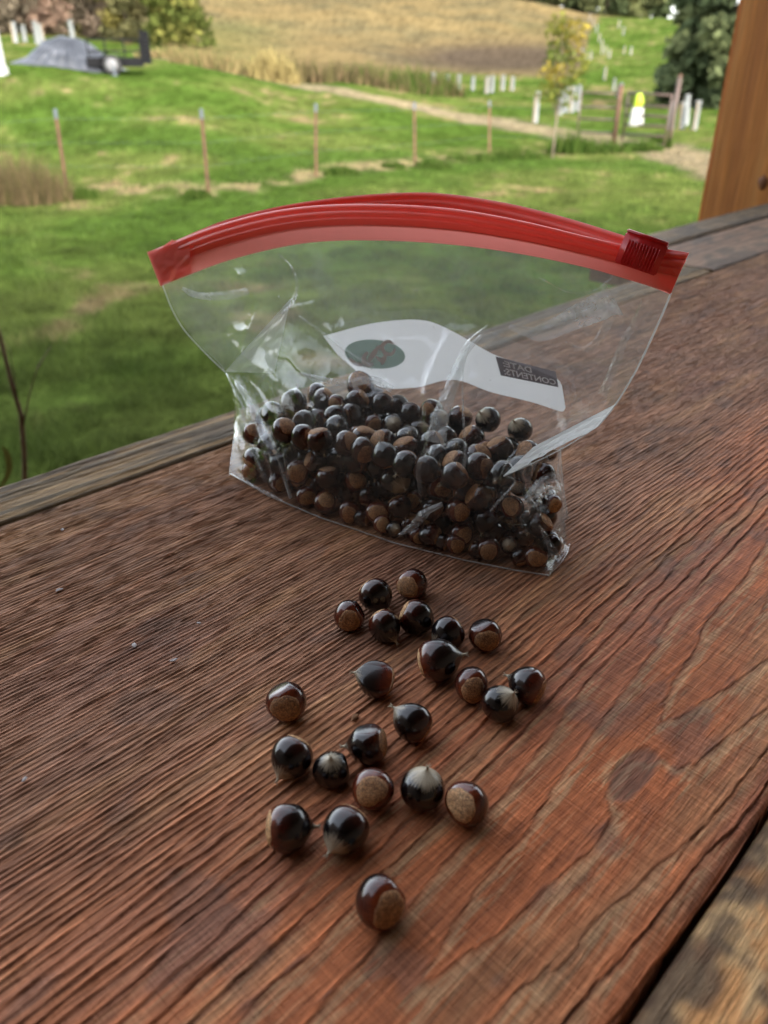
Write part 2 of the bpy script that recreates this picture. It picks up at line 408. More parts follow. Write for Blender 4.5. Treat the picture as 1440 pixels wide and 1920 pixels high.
def edge_plank(name, a0, a1, y0, y1, zt, seed, base, alt, rough_amp, edge_amp, label, mat, na=500, nc=60, dz=.038, mott=False, line_sp=.0035):
    a_ = np.linspace(a0, a1, na) if a1 - a0 < 1.0 else np.concatenate([np.linspace(a0, a0 + .6, int(na * .7)), np.linspace(a0 + .6, a1, int(na * .3) + 1)[1:]])
    y_ = np.linspace(y0, y1, nc); A, Y = np.meshgrid(a_, y_, indexing='ij')
    n1 = fbm(A * 5, Y / line_sp, 3, seed); n2 = fbm(A * 60, Y * 700, 3, seed + 1); n3 = fbm(A * (70 if mott else 28), Y * (110 if mott else 60), 4, seed + 2)
    h = (n1 - .5) * rough_amp + (n2 - .5) * rough_amp * .5
    er = np.minimum(Y - y0, y1 - Y); h = h - .003 * np.exp(-er / .0012)
    Yv = Y + np.where(Y >= y1 - 1e-6, (fbm(A * 20, A * 0, 4, seed + 5) - .5) * edge_amp, 0) + np.where(Y <= y0 + 1e-6, (fbm(A * 14, A * 0, 3, seed + 6) - .5) * .0015, 0)
    k = sstep(.38, .62, n1)[..., None]
    c = 1.2 * np.array(base) * (1 - k) + np.array(alt) * k
    c = c * (.7 + .6 * n2)[..., None]
    if mott:
        k2 = sstep(.42, .60, n3)[..., None]; c = c + (np.array([.52, .35, .17]) - c) * k2 * .75
        c = c * 1.35
        k3 = sstep(.56, .66, fbm(A * 45, Y * 60, 4, seed + 8))[..., None]; c = c + (np.array([.085, .06, .045]) - c) * k3 * .8
    else:
        k2 = sstep(.52, .66, n3)[..., None]; c = c + (np.array([.09, .075, .055]) - c) * k2 * .6
    n = A.size; V = np.stack([A, Yv, h], -1).reshape(-1, 3); L = len(a_)
    sk = [np.stack([A[:, s], Yv[:, s], np.full(L, -dz)], -1) for s in (0, -1)]
    sk += [np.stack([A[e], Yv[e], np.full(nc, -dz)], -1) for e in (0, -1)]
    i = np.arange(L - 1); j = np.arange(nc - 1); o2 = n + 2 * L
    fcs = np.concatenate([grid_faces(L, nc)[:, ::-1], np.stack([i * nc, (i + 1) * nc, n + i + 1, n + i], -1),
        np.stack([i * nc + nc - 1, n + L + i, n + L + i + 1, (i + 1) * nc + nc - 1], -1),
        np.stack([j, o2 + j, o2 + j + 1, j + 1], -1), np.stack([(L - 1) * nc + j, (L - 1) * nc + j + 1, o2 + nc + j + 1, o2 + nc + j], -1)])
    cc = np.concatenate([c.reshape(-1, 3), c[:, 0], c[:, -1], c[0], c[-1]]); cc = np.concatenate([cc, np.full((len(cc), 1), .1)], -1)
    o = mesh_np(name, V if False else np.concatenate([V, *sk]), fcs, mat, None, True, cc)
    o.location = (0, 0, zt); o.rotation_euler = (0, 0, math.pi / 4)
    return tag(o, label, 'plank')
m_rough = plank_material('rough_sawn_edge', 1.6, False)
edge_plank('edge_board', -.2, .83, .3425, .381, RAIL - .0005, 61, (.27, .175, .080), (.16, .115, .060), .0018, .007,
           'narrow rough board with splintered edge, between wide plank and lawn left of the bag', m_rough)
edge_plank('filler_board', .835, 2.7, .3425, .440, RAIL - .0008, 71, (.24, .15, .092), (.19, .118, .075), .0006, .002,
           'grey-brown board behind the red zip slider, beside the far end of the wide plank', m_plank, 400, 50)
edge_plank('edge_board', .84, 2.7, .4435, .493, RAIL + .0008, 81, (.20, .145, .085), (.15, .11, .065), .0014, .004,
           'narrow grey board running along the foot of the orange post', m_rough, 400, 40)
edge_plank('deck_plank', -.4, 1.6, -.21, .0273, RAIL - .0016, 91, (.42, .21, .080), (.25, .125, .055), .0010, .001,
           'mottled tan and grey plank beyond the dark gap in the bottom right corner', m_rough, 900, 300, .038, True)

# fibres lifted out of the wood
fb = MB()
for _ in range(330):
    a = RNG.uniform(-.02, .55); y = RNG.uniform(YB0 + .02, YB1 - .005)
    L = RNG.uniform(.0012, .0045); th = RNG.normal(0, .6); cu = RNG.normal(0, .7)
    p = np.array([a, y, .0002]); pts = [p]
    for k in range(4):
        p = p + L / 4 * np.array([math.cos(th), math.sin(th), [.5, .25, -.05, -.3][k]]); th += cu / 4; pts.append(p)
    fb.tube(pts, [.00006, .00005, .00005, .00004, .00003], 3, False)
fo = fb.build('wood_fibres', m_plain('wood_fibre', (.36, .23, .14), .8, .3, 300), plank); tag(fo, kind='stuff')

# ------------------------------------------------------------------ orange porch post
def post_material():
    t = NT('oiled_cedar_post')
    v = t.coord('Object', (30, 30, 1.6)); g = t.noise(v, 1.0, 6, .6, .6)
    f = t.noise(t.coord('Object', (260, 260, 9)), 1.0, 4, .6); b = t.noise(t.coord('Object', (5, 5, 3)), 1.0, 3)
    c = t.ramp(g, [(.25, (.40, .135, .028)), (.5, (.58, .225, .048)), (.75, (.68, .32, .085))])
    c = t.mix(1.0, c, t.ramp(f, [(.3, (.7, .68, .66)), (.7, (1.2, 1.2, 1.2))]), 'MULTIPLY')
    c = t.mix(t.ramp(b, [(.55, (0, 0, 0)), (.75, (.5, .5, .5))]), c, (.26, .09, .028))
    t.pbr(c, .6, t.bump(t.math('ADD', g, f), .0012)); return t.m
m_post = post_material()
PA, PN, PW = 1.425, -.568, .142
post = empty('porch_post', rail_p(PA + PW / 2, PN, 0)); post.rotation_euler = (0, 0, math.pi / 4)
tag(post, 'tall square orange-stained timber post standing outside the rail at the right edge', 'post')
pb = MB().box((0, 0, 1.76), (PW, PW, 3.2)).build('shaft', m_post, post, False, .012)
m_kn = m_plain('knot_wood', (.19, .07, .025), .6, .3, 60)
for (kz, ky, ks) in [(2.05, -.040, .008), (1.940, -.032, .012), (2.245, -.045, .012)]:
    k = MB(); n = 16; R0 = [(1, 0), (.8, -.0012), (.35, -.002), (0.01, -.0022)]
    Vv = []; ir = [RNG.uniform(.8, 1.2) for _ in range(n)]
    for (r_, d_) in R0:
        for q in range(n):
            w = 2 * math.pi * q / n; Vv.append((-PW / 2 + d_, ky + ks * .75 * r_ * ir[q] * math.cos(w), kz + ks * r_ * ir[q] * math.sin(w)))
    k.add(Vv, [tuple(f) for f in grid_faces(4, n, True)]).build('knot', m_kn, post, True)

# ------------------------------------------------------------------ chestnuts
PROFILE = [(-.88, 0), (-.872, .22), (-.84, .42), (-.77, .60), (-.66, .75), (-.50, .88), (-.30, .97), (-.08, 1.0), (.14, .985), (.34, .93), (.52, .84), (.68, .72), (.81, .575), (.92, .42), (1.01, .27), (1.09, .15), (1.16, .075), (1.24, .04)]
def lathe(prof, n=30, wob=0.0, seed=0, push=0.0, flat=None):
    V = []
    for (z, r) in prof:
        for k in range(n):
            w = 2 * math.pi * k / n
            q = 1 + wob * (math.sin(2 * w + seed) * .6 + math.sin(3 * w + 2 * seed) * .4)
            x, y = (r * q + push) * math.cos(w), (r * q + push) * math.sin(w)
            if flat is not None and y > flat: y = flat + (y - flat) * .22
            V.append((x, y, z - (push if z < -.6 else 0)))
    Fs = [tuple(f) for f in grid_faces(len(prof), n, True)]
    return V, Fs
def spl(prof, m):
    z = np.array([p[0] for p in prof]); r = np.array([p[1] for p in prof])
    t = np.linspace(0, len(z) - 1, m); return list(zip(np.interp(t, range(len(z)), z), np.interp(t, range(len(z)), r)))
def shell_material():
    t = NT('chestnut_shell')
    oi = t.n('ObjectInfo'); rnd = oi.outputs['Random']; oc = t.n('SeparateColor', None, _0=oi.outputs['Color'])
    tc = t.n('TexCoord'); sep = t.n('SeparateXYZ', None, _0=tc.outputs['Object']); z = sep.outputs[2]
    vs = t.n('VectorMath', dict(operation='ADD')); t.set(vs.inputs[0], tc.outputs['Object']); cb = t.n('CombineXYZ', None, _0=t.math('MULTIPLY', rnd, 40.0)); t.set(vs.inputs[1], cb)
    n = t.noise(vs.outputs[0], 2.2, 4, .6)
    ang = t.math('ARCTAN2', sep.outputs[1], sep.outputs[0])
    pol = t.n('CombineXYZ', None, _0=t.math('MULTIPLY', ang, 9.0), _1=t.math('MULTIPLY', z, 1.4), _2=t.math('MULTIPLY', rnd, 30.0))
    st = t.noise(pol.outputs[0], 1.0, 4, .65)                         # fine lines from scar to tip
    zz = t.math('ADD', z, t.math('MULTIPLY', t.math('SUBTRACT', n, .5), .7))
    c = t.ramp(t.math('MULTIPLY_ADD', zz, .5, .5), [(.10, (.18, .036, .012)), (.32, (.070, .012, .006)), (.58, (.011, .0045, .004)), (.9, (.014, .010, .009))])
    c = t.mix(oc.outputs[1], c, t.mix(1.0, c, (.32, .4, .55), 'MULTIPLY'))
    c = t.mix(1.0, c, t.ramp(st, [(.3, (.7, .7, .7)), (.75, (1.3, 1.3, 1.3))]), 'MULTIPLY')
    # pale down near the tip
    fz = t.math('ADD', z, t.math('MULTIPLY', t.math('SUBTRACT', st, .5), .75)); fz = t.math('ADD', fz, t.math('MULTIPLY', t.math('SUBTRACT', n, .5), .35))
    lo = t.math('SUBTRACT', 1.12, t.math('MULTIPLY', oc.outputs[0], .62))
    fuz = t.math('MULTIPLY', t.math('SUBTRACT', fz, lo), 3.2, clamp=True); fuz = t.math('MULTIPLY', fuz, .92)
    fine = t.noise(vs.outputs[0], 38, 3)
    fcol = t.ramp(fine, [(.3, (.34, .27, .17)), (.7, (.62, .54, .40))])
    col = t.mix(fuz, c, fcol)
    ro = t.math('ADD', t.math('MULTIPLY', fuz, .5), t.math('MULTIPLY_ADD', n, .16, .11))
    t.pbr(col, ro, t.bump(t.math('ADD', t.math('MULTIPLY', st, .35), t.math('MULTIPLY', fine, t.math('MULTIPLY', fuz, 1.2))), .00012, .6), Specular_IOR_Level=.5, Coat_Weight=.40, Coat_Roughness=.10)
    return t.m
def scar_material():
    t = NT('chestnut_scar'); oi = t.n('ObjectInfo'); tc = t.n('TexCoord')
    vs = t.n('VectorMath', dict(operation='ADD')); t.set(vs.inputs[0], tc.outputs['Object']); cb = t.n('CombineXYZ', None, _0=t.math('MULTIPLY', oi.outputs['Random'], 40.0)); t.set(vs.inputs[1], cb)
    n = t.noise(vs.outputs[0], 3.0, 5, .65); f = t.noise(vs.outputs[0], 22, 4, .7)
    vo = t.n('TexVoronoi', dict(feature='DISTANCE_TO_EDGE'), Scale=5.5); dv = t.n('VectorMath', dict(operation='ADD')); t.set(dv.inputs[0], vs.outputs[0])
    nz = t.n('TexNoise', None, Scale=6.0); t.set(nz.inputs['Vector'], vs.outputs[0]); sc_ = t.n('VectorMath', dict(operation='SCALE')); t.set(sc_.inputs[0], nz.outputs[1]); sc_.inputs['Scale'].default_value = .35
    t.set(dv.inputs[1], sc_.outputs[0]); t.set(vo.inputs['Vector'], dv.outputs[0])
    crack = t.ramp(vo.outputs[0], [(0, (0, 0, 0)), (.13, (1, 1, 1))])
    oc = t.n('SeparateColor', None, _0=oi.outputs['Color'])
    c = t.ramp(n, [(.3, (.31, .14, .055)), (.55, (.52, .27, .115)), (.75, (.64, .40, .20))])
    c = t.mix(oc.outputs[0], c, t.mix(1.0, c, (1.5, 1.75, 1.9), 'MULTIPLY'))
    c = t.mix(1.0, c, t.ramp(f, [(.3, (.65, .62, .6)), (.7, (1.35, 1.35, 1.3))]), 'MULTIPLY')
    c = t.mix(t.math('MULTIPLY', t.math('SUBTRACT', 1.0, crack), .85), c, (.07, .028, .012))
    t.pbr(c, .55, t.bump(t.math('ADD', f, t.math('MULTIPLY', crack, .6)), .0003, .7)); return t.m
m_shell, m_scar = shell_material(), scar_material()
m_tip = m_plain('chestnut_tip_down', (.50, .43, .31), .85, .3, 9)
NUTS = []
for vi, (wob, flat) in enumerate([(.022, .80), (.055, None), (.02, .12)]):
    sh = mesh_np('shell', *lathe(spl(PROFILE, 34), 36, wob, vi, 0, flat), m_shell)
    sp_ = [(z, r) for z, r in spl(PROFILE[:5], 14) if r <= .70]
    tz = np.array([q[0] for q in spl(PROFILE[:7], 200)]); tr_ = np.array([q[1] for q in spl(PROFILE[:7], 200)]); SV = []
    for q in range(12):
        for k in range(36):
            w = 2 * math.pi * k / 36; tm_ = .64 * (1 + (.05 + .05 * vi) * math.sin(2 * w + vi) + .05 * math.sin(3 * w + 2.2 * vi) + .03 * math.sin(7 * w + vi))
            ix = int(199 * min(1, tm_ * q / 11)); r_ = tr_[ix] * (1 + wob * (math.sin(2 * w + vi) * .6 + math.sin(3 * w + 2 * vi) * .4)); pu = .010 if q < 11 else -.006
            x_, y_ = (r_ + pu * .8) * math.cos(w), (r_ + pu * .8) * math.sin(w)
            if flat is not None and y_ > flat: y_ = flat + (y_ - flat) * .22 + pu
            SV.append((x_, y_, tz[ix] - pu))
    sc_ = mesh_np('scar', SV, [tuple(f) for f in grid_faces(12, 36, True)], m_scar)
    for ob in (sh, sc_):
        bm = bmesh.new(); bm.from_mesh(ob.data); bmesh.ops.remove_doubles(bm, verts=bm.verts, dist=1e-5); bmesh.ops.recalc_face_normals(bm, faces=bm.faces); bm.to_mesh(ob.data); bm.free()
    tb = MB(); fy = -.12 if flat is None else 0
    tb.tube([(0, 0, 1.05), (.01, 0, 1.16), (.02, .01, 1.26), (.05, .02, 1.36)], [.17, .085, .05, .02], 8)
    for k in range(6):
        w = k * 1.05 + vi; tb.tube([(.02 * math.cos(w), .02 * math.sin(w), 1.2), (.06 * math.cos(w) + .02, .06 * math.sin(w), 1.33), (.13 * math.cos(w) + .03, .13 * math.sin(w), 1.43)], [.022, .016, .008], 4)
    tp = tb.build('tip', m_tip, None, True)
    NUTS.append([o.data for o in (sh, sc_, tp)])
    for o in (sh, sc_, tp): bpy.data.objects.remove(o)
NUT_V = [np.array([v.co[:] for v in m[0].vertices]) for m in NUTS]

def cam_dir(ax, ay, az, u, v):
    """direction given as right, down, towards the camera at (u, v)"""
    t = -ray(u, v); t /= np.linalg.norm(t); r = np.cross([0, 0, 1.], t); r /= np.linalg.norm(r); up = np.cross(t, r)
    d = r * ax - up * ay + t * az; return d / np.linalg.norm(d)
def nut(pos, rad, tipdir, roll, kind, fuzz, black, scar_pale=0.0):
    root = empty('chestnut', tuple(pos))
    q = Vector(tipdir).to_track_quat('Z', 'Y') @ Quaternion((0, 0, 1), roll)
    root.rotation_mode = 'QUATERNION'; root.rotation_quaternion = q; root.scale = (rad * (1 + .05 * math.sin(roll * 7)), rad * (1 + .05 * math.cos(roll * 5)), rad * (1 + .04 * math.sin(roll * 3)))
    for nm, me in zip(('shell', 'scar', 'tip'), NUTS[kind]):
        o = bpy.data.objects.new(nm, me); link(o, root)
        o.color = (fuzz, black, 0, 1) if nm == 'shell' else (scar_pale, 0, 0, 1)
    return root
def rest_z(kind, rad, tipdir, roll):
    q = Vector(tipdir).to_track_quat('Z', 'Y') @ Quaternion((0, 0, 1), roll)
    R = np.array(q.to_matrix()); return -float((NUT_V[kind] @ R.T)[:, 2].min()) * rad
# loose nuts: column, row, radius in px, tip direction (right, down, to camera), roll, shape, down, black, pale scar, label
LOOSE = [
 (774, 1092, 31, (.35, -.25, -.75), 0, 0, .1, .3, .1, 'farthest loose chestnut, cracked rusty scar facing out, just below the bag'),
 (707, 1116, 34, (.55, .62, .30), 0, 1, .05, .7, .5, 'dark loose chestnut with thin tan rim upper left, second nearest the bag'),
 (655, 1151, 30, (.02, -.45, -.80), 0, 0, .1, .2, .0, 'small loose chestnut with tan scar low in front, leftmost of the cluster near the bag'),
 (723, 1174, 32, (.52, .70, .25), 0, 1, .35, .4, .6, 'loose chestnut with pale scar on top and its tip poking down against the plank'),
 (784, 1157, 36, (.80, .38, .02), 0, 0, .3, .7, .6, 'loose chestnut with big pale scar upper left, above the largest one'),
 (837, 1187, 34, (-.62, .50, .22), 0, 1, .45, .9, .3, 'nearly black loose chestnut tucked behind the large nut with forked tip'),
 (909, 1187, 33, (-.20, -.45, -.80), 0, 0, .1, .4, .1, 'loose chestnut with round brown scar low in front, rightmost of the cluster near the bag'),
 (826, 1236, 43, (.86, -.22, .10), 0, 0, .15, .1, .8, 'largest red-brown loose chestnut with cream scar and white forked tip'),
 (884, 1280, 34, (-.12, -.40, -.85), 0, 1, .1, .2, .0, 'loose chestnut with dull brown scar in front, touching the pair with black and red shells'),
 (702, 1270, 39, (-.93, -.22, .08), 0, 2, .55, .0, .1, 'flat-sided grey-brown chestnut lying alone with its pointed tip to the left'),
 (986, 1282, 38, (-.80, -.22, -.10), 0, 1, .25, .0, .1, 'glossy red-brown loose chestnut lying behind the black one with a white cap'),
 (940, 1319, 37, (.52, -.52, .58), 0, 0, .75, 1., .1, 'black loose chestnut with white downy cap, in front of the glossy red-brown one'),
 (537, 1311, 40, (.08, -.42, -.82), 0, 0, .1, .1, .1, 'loose chestnut with ridged tan scar low in front, lying apart at the far left'),
 (770, 1353, 39, (-.72, -.52, .18), 0, 1, .5, .6, .1, 'loose chestnut with cream tip at upper left, right of the bark crumb'),
 (686, 1394, 39, (-.85, .05, -.15), 0, 0, .2, .8, .0, 'dark loose chestnut with brown scar on its right side, behind the front cluster'),
 (545, 1421, 40, (-.58, .70, .15), 0, 1, .6, .9, .6, 'black loose chestnut with pale tip low on its left and a tan rim above'),
 (622, 1443, 36, (-.03, -.48, .86), 0, 0, .6, .9, .1, 'small dark chestnut with cream tip facing up, wedged between three loose nuts'),
 (700, 1475, 41, (.10, -.12, -.90), 0, 1, .1, .0, .0, 'loose chestnut with large round orange-brown scar facing out, in the middle of the front cluster'),
 (793, 1477, 42, (.14, -.76, .62), 0, 0, .9, .9, .1, 'black loose chestnut with white downy top, second from the right in the front cluster'),
 (878, 1503, 41, (.34, -.10, -.84), 0, 1, .1, .2, .4, 'loose chestnut with oval tan scar facing out, rightmost of the front cluster'),
 (544, 1549, 46, (.82, .10, -.05), 0, 0, .2, .3, .8, 'large dark loose chestnut with cream scar on its left, at the front left'),
 (645, 1558, 45, (-.56, .66, .30), 0, 1, .75, .8, .6, 'dark loose chestnut with pale downy tip flared against the plank, orange rim above'),
 (710, 1684, 48, (-.42, -.40, -.62), 0, 0, .1, .0, .0, 'nearest loose chestnut, alone in front of all others, brown scar on its right'),
]
for k, (u, v, rp, td, roll, kind, fz, bk, pale, lab) in enumerate(LOOSE):
    d = cam_dir(*td, u, v); roll = roll or RNG.uniform(0, 6)
    if kind == 2:                                               # the flat side looks up at us
        q0 = Vector(d).to_track_quat('Z', 'Y').to_matrix(); tgt = cam_dir(.05, -.55, .8, u, v); roll = math.atan2(-float(tgt @ np.array(q0.col[0])), float(tgt @ np.array(q0.col[1])))
    rad = .006; z = .006
    for _ in range(5):
        p = on_z(u, v, RAIL + z); rad = rp * mpp(p) * .97; off = d * .14 * rad; z = rest_z(kind, rad, d, roll)
    p = on_z(u, v, RAIL + z) - d * .13 * rad; p[2] = RAIL + z - .0002
    tag(nut(p, rad, d, roll, kind, fz, bk, pale), lab, 'chestnut', 'loose chestnuts on the plank')

# ------------------------------------------------------------------ the zip bag
_A = on_z(432, 888, RAIL); _B = on_z(1030, 1080, RAIL)
E1 = (_B - _A) / np.linalg.norm(_B - _A); E2 = np.array([-E1[1], E1[0], 0])
def P(u, v, d):
    """point seen at (u, v) on the upright plane d metres behind the bag's front foot"""
    r = ray(u, v); t = (_A @ E2 + d - O @ E2) / (r @ E2); return O + r * t
def L3(a, d, z): return _A + E1 * a + E2 * d + np.array([0, 0, z])
def crom(Pn, m):
    """Catmull-Rom through the rows of Pn"""
    Pn = np.asarray(Pn, float); n = len(Pn); t = np.linspace(0, n - 1, m); i = np.minimum(t.astype(int), n - 2); f = (t - i)
    f = f.reshape(-1, *([1] * (Pn.ndim - 1)))
    ext = np.concatenate([2 * Pn[:1] - Pn[1:2], Pn, 2 * Pn[-1:] - Pn[-2:-1]])
    p0, p1, p2, p3 = ext[i], ext[i + 1], ext[i + 2], ext[i + 3]
    return .5 * (2 * p1 + (p2 - p0) * f + (2 * p0 - 5 * p1 + 4 * p2 - p3) * f ** 2 + (3 * p1 - p0 - 3 * p2 + p3) * f ** 3)
def dense(ctrl, nr, ncol):
    C = crom(np.asarray(ctrl, float), nr); return np.swapaxes(crom(np.swapaxes(C, 0, 1), ncol), 0, 1)
bag = empty('zip_bag', tuple(L3(.088, .036, 0)))
tag(bag, 'clear plastic zip bag with red zip strip, standing on the plank half full of chestnuts', 'zip bag')
def bag_mesh(name, G, mat, parent=bag, smooth=True, closed=False):
    G = np.asarray(G); nr, ncol = G.shape[:2]
    V = G.reshape(-1, 3)
    o = mesh_np(name, V, grid_faces(nr, ncol), mat, None, smooth)
    for vv in (): pass
    o.parent = parent; top = parent
    o.matrix_parent_inverse = Matrix.Translation(-Vector(bag.location))
    return o
def film_material(name, haze, scuff, rough=.05, bumps=.00022):
    t = NT(name); v = t.coord('Object')
    n1 = t.noise(v, 60, 4, .6, 1.0); n2 = t.noise(v, 260, 3, .6); n3 = t.noise(t.coord('Object', (500, 500, 60)), 1.0, 3)
    nm = t.bump(t.math('ADD', n1, t.math('MULTIPLY', n2, .22)), bumps, 1.0)
    lw = t.n('LayerWeight', None, Blend=.5); t.set(lw.inputs['Normal'], nm)
    fr = t.math('ADD', t.math('MULTIPLY', t.math('POWER', lw.outputs['Facing'], 4.0), .85), .038, clamp=True)
    tr = t.n('BsdfTransparent', None, Color=(.96, .975, .97)); gl = t.n('BsdfGlossy', None, Color=(1, 1, 1), Roughness=rough); t.set(gl.inputs['Normal'], nm)
    m1 = t.n('MixShader', None, _0=fr); t.set(m1.inputs[1], tr); t.set(m1.inputs[2], gl)
    df = t.n('BsdfDiffuse', None, Color=(.85, .88, .88)); tl = t.n('BsdfTranslucent', None, Color=(.85, .88, .88)); m2 = t.n('MixShader', None, _0=.5); t.set(m2.inputs[1], df); t.set(m2.inputs[2], tl)
    sc_ = t.math('MULTIPLY', t.math('SUBTRACT', t.noise(v, 25, 5, .7), .52), 3.0, clamp=True)
    sp_ = t.math('MULTIPLY', t.math('SUBTRACT', n2, .70), 9.0, clamp=True)  # white dots that paint small bright glints into the film
    hz = t.math('ADD', haze, t.math('ADD', t.math('MULTIPLY', sc_, scuff), t.math('MULTIPLY', sp_, .25)), clamp=True)
    m3 = t.n('MixShader', None, _0=hz); t.set(m3.inputs[1], m1); t.set(m3.inputs[2], m2)
    t.t.links.new(m3.outputs[0], t.out.inputs[0]); return t.m
m_film = film_material('clear_film', .018, .09)
m_film2 = film_material('creased_film', .16, .25, .10, .0008)
m_seam = film_material('heat_seal', .38, .3, .2)

def crease_or_glare(Gs, Gt, pts, amp, wid):
    d = np.full(Gs.shape, 9.)
    for (a, b) in zip(pts[:-1], pts[1:]):
        a = np.array(a); b = np.array(b); ab = b - a
        t = np.clip(((Gs - a[0]) * ab[0] + (Gt - a[1]) * ab[1]) / (ab @ ab), 0, 1)
        d = np.minimum(d, np.hypot(Gs - a[0] - t * ab[0], Gt - a[1] - t * ab[1]))
    return amp * np.exp(-d / wid)
FRONT = [
 [(308, 535, .036), (420, 488, .031), (570, 456, .024), (720, 450, .020), (880, 461, .022), (1080, 496, .029), (1257, 550, .036)],
 [(333, 592, .036), (450, 560, .030), (580, 545, .023), (720, 542, .020), (880, 552, .023), (1060, 585, .029), (1228, 615, .036)],
 [(373, 645, .035), (480, 630, .024), (590, 640, .016), (720, 640, .013), (870, 650, .015), (1040, 680, .024), (1192, 690, .035)],
 [(421, 697, .032), (500, 720, .014), (600, 740, .007), (720, 750, .004), (860, 760, .005), (1010, 770, .012), (1122, 798, .030)],
 [(444, 765, .022), (515, 800, .007), (610, 830, .003), (730, 850, .001), (860, 865, .000), (950, 875, .003), (1000, 888, .010)],
 [(436, 835, .008), (520, 875, .001), (610, 905, -.001), (740, 945, -.002), (870, 975, -.002), (970, 990, -.001), (1026, 990, .003)],
]
FOOT = [(432, 888), (505, 930), (600, 970), (740, 1018), (870, 1050), (960, 1068), (1030, 1079)]
FV = lambda u: np.interp(u, [q[0] for q in FOOT] + [1066], [q[1] for q in FOOT] + [1050])
_fu = np.arange(432, 1031, 6.0); _fd = [float((on_z(u, FV(u), RAIL) - _A) @ E2) for u in _fu]
DF = lambda u: float(np.interp(u, _fu, _fd))                     # how far the foot bows forward at column u
ctrl = [[P(u, v, d + DF(u) * k) for (u, v, d) in row] for row, k in zip(FRONT, (0, 0, .1, .5, .85, 1.0))]
ctrl.append([on_z(u, v, RAIL + .0012) for u, v in FOOT])
NR, NCF = 150, 220
G = dense(ctrl, NR, NCF); tt, ss = np.meshgrid(np.linspace(0, 1, NR), np.linspace(0, 1, NCF), indexing='ij')
def wrinkle(ss, tt, seed):
    edge = np.clip(np.minimum(np.minimum(ss, 1 - ss) / .04, np.minimum(tt, 1 - tt) / .05), 0, 1)
    w = (fbm(ss * 4 + tt * 2, tt * 3, 2, seed) - .5) * .0035 * (1 - .7 * sstep(.55, .7, tt))
    rd = 1 - np.abs(2 * fbm(ss * 7 - tt * 3, tt * 6 + ss * 2, 3, seed + 4) - 1) * 2; w = w + .0010 * np.clip(rd, 0, 1) ** 3 * (1 - .6 * sstep(.55, .7, tt))
    cr = np.exp(-((ss - .80) / .10) ** 2 - ((tt - .20) / .07) ** 2) + .7 * np.exp(-((ss - .9) / .07) ** 2 - ((tt - .62) / .10) ** 2) + .8 * np.exp(-((ss - .07) / .05) ** 2 - ((tt - .7) / .16) ** 2) + .4 * np.exp(-((ss - .63) / .05) ** 2 - ((tt - .62) / .14) ** 2) + .6 * np.exp(-((ss - .5) / .12) ** 2 - ((tt - .86) / .05) ** 2)
    w = w + cr * (1 - np.abs(2 * fbm(ss * 26 - tt * 12, tt * 20 + ss * 9, 2, seed + 9) - 1) * 2.4) * .0011
    return w * edge
w = wrinkle(ss, tt, 3)
w = w + crease_or_glare(ss, tt, [(.12, .40), (.22, .19), (.20, .08)], .0035, .018) - crease_or_glare(ss, tt, [(.24, .24), (.36, .36), (.50, .44)], .0025, .03)
w = w + crease_or_glare(ss, tt, [(.64, .30), (.60, .45), (.60, .70)], .0025, .012) + crease_or_glare(ss, tt, [(.04, .55), (.13, .75), (.18, .93)], .003, .014) + crease_or_glare(ss, tt, [(.86, .62), (.80, .75)], .003, .012)
G = G - (w[..., None] * (E2 * .9 - np.array([0, 0, .3])))
G[..., 2] = np.maximum(G[..., 2], RAIL + .0008)
front = bag_mesh('front_film', G, m_film)

BD = .074
def bk(a, d, z): return L3(a, d, z)
BACK = [
 [P(308, 535, .036), P(420, 488, .044), P(570, 450, .052), P(720, 440, .057), P(880, 446, .056), P(1080, 488, .047), P(1257, 550, .036)],
 [P(333, 592, .037), P(450, 556, .048), P(580, 530, .057), P(720, 515, .062), P(880, 525, .062), P(1060, 575, .052), P(1228, 615, .037)],
 [P(373, 645, .038), P(480, 615, .054), P(590, 600, .062), P(720, 590, .066), P(870, 605, .066), P(1040, 660, .058), P(1192, 690, .038)],
 [P(421, 697, .042), P(500, 690, .060), P(600, 680, .068), P(720, 675, .070), P(870, 690, .070), P(1030, 730, .064), P(1122, 798, .040)],
 [P(447, 772, .040), bk(.03, .056, .026), bk(.06, .068, .026), bk(.09, .070, .026), bk(.12, .064, .026), bk(.15, .048, .026), P(1052, 850, .050)],
 [on_z(434, 886, RAIL + .001), bk(.03, .050, .001), bk(.06, .064, .001), bk(.09, .066, .001), bk(.12, .060, .001), bk(.15, .044, .001), on_z(1065, 1034, RAIL + .001)],
]
GB = dense(BACK, 100, 130); tb_, sb_ = np.meshgrid(np.linspace(0, 1, 100), np.linspace(0, 1, 130), indexing='ij')
GB = GB + (wrinkle(sb_, tb_, 40) * .7)[..., None] * E2
GB[..., 2] = np.maximum(GB[..., 2], RAIL + .0006)
back = bag_mesh('back_film', GB, film_material('far_film', .12, .14))
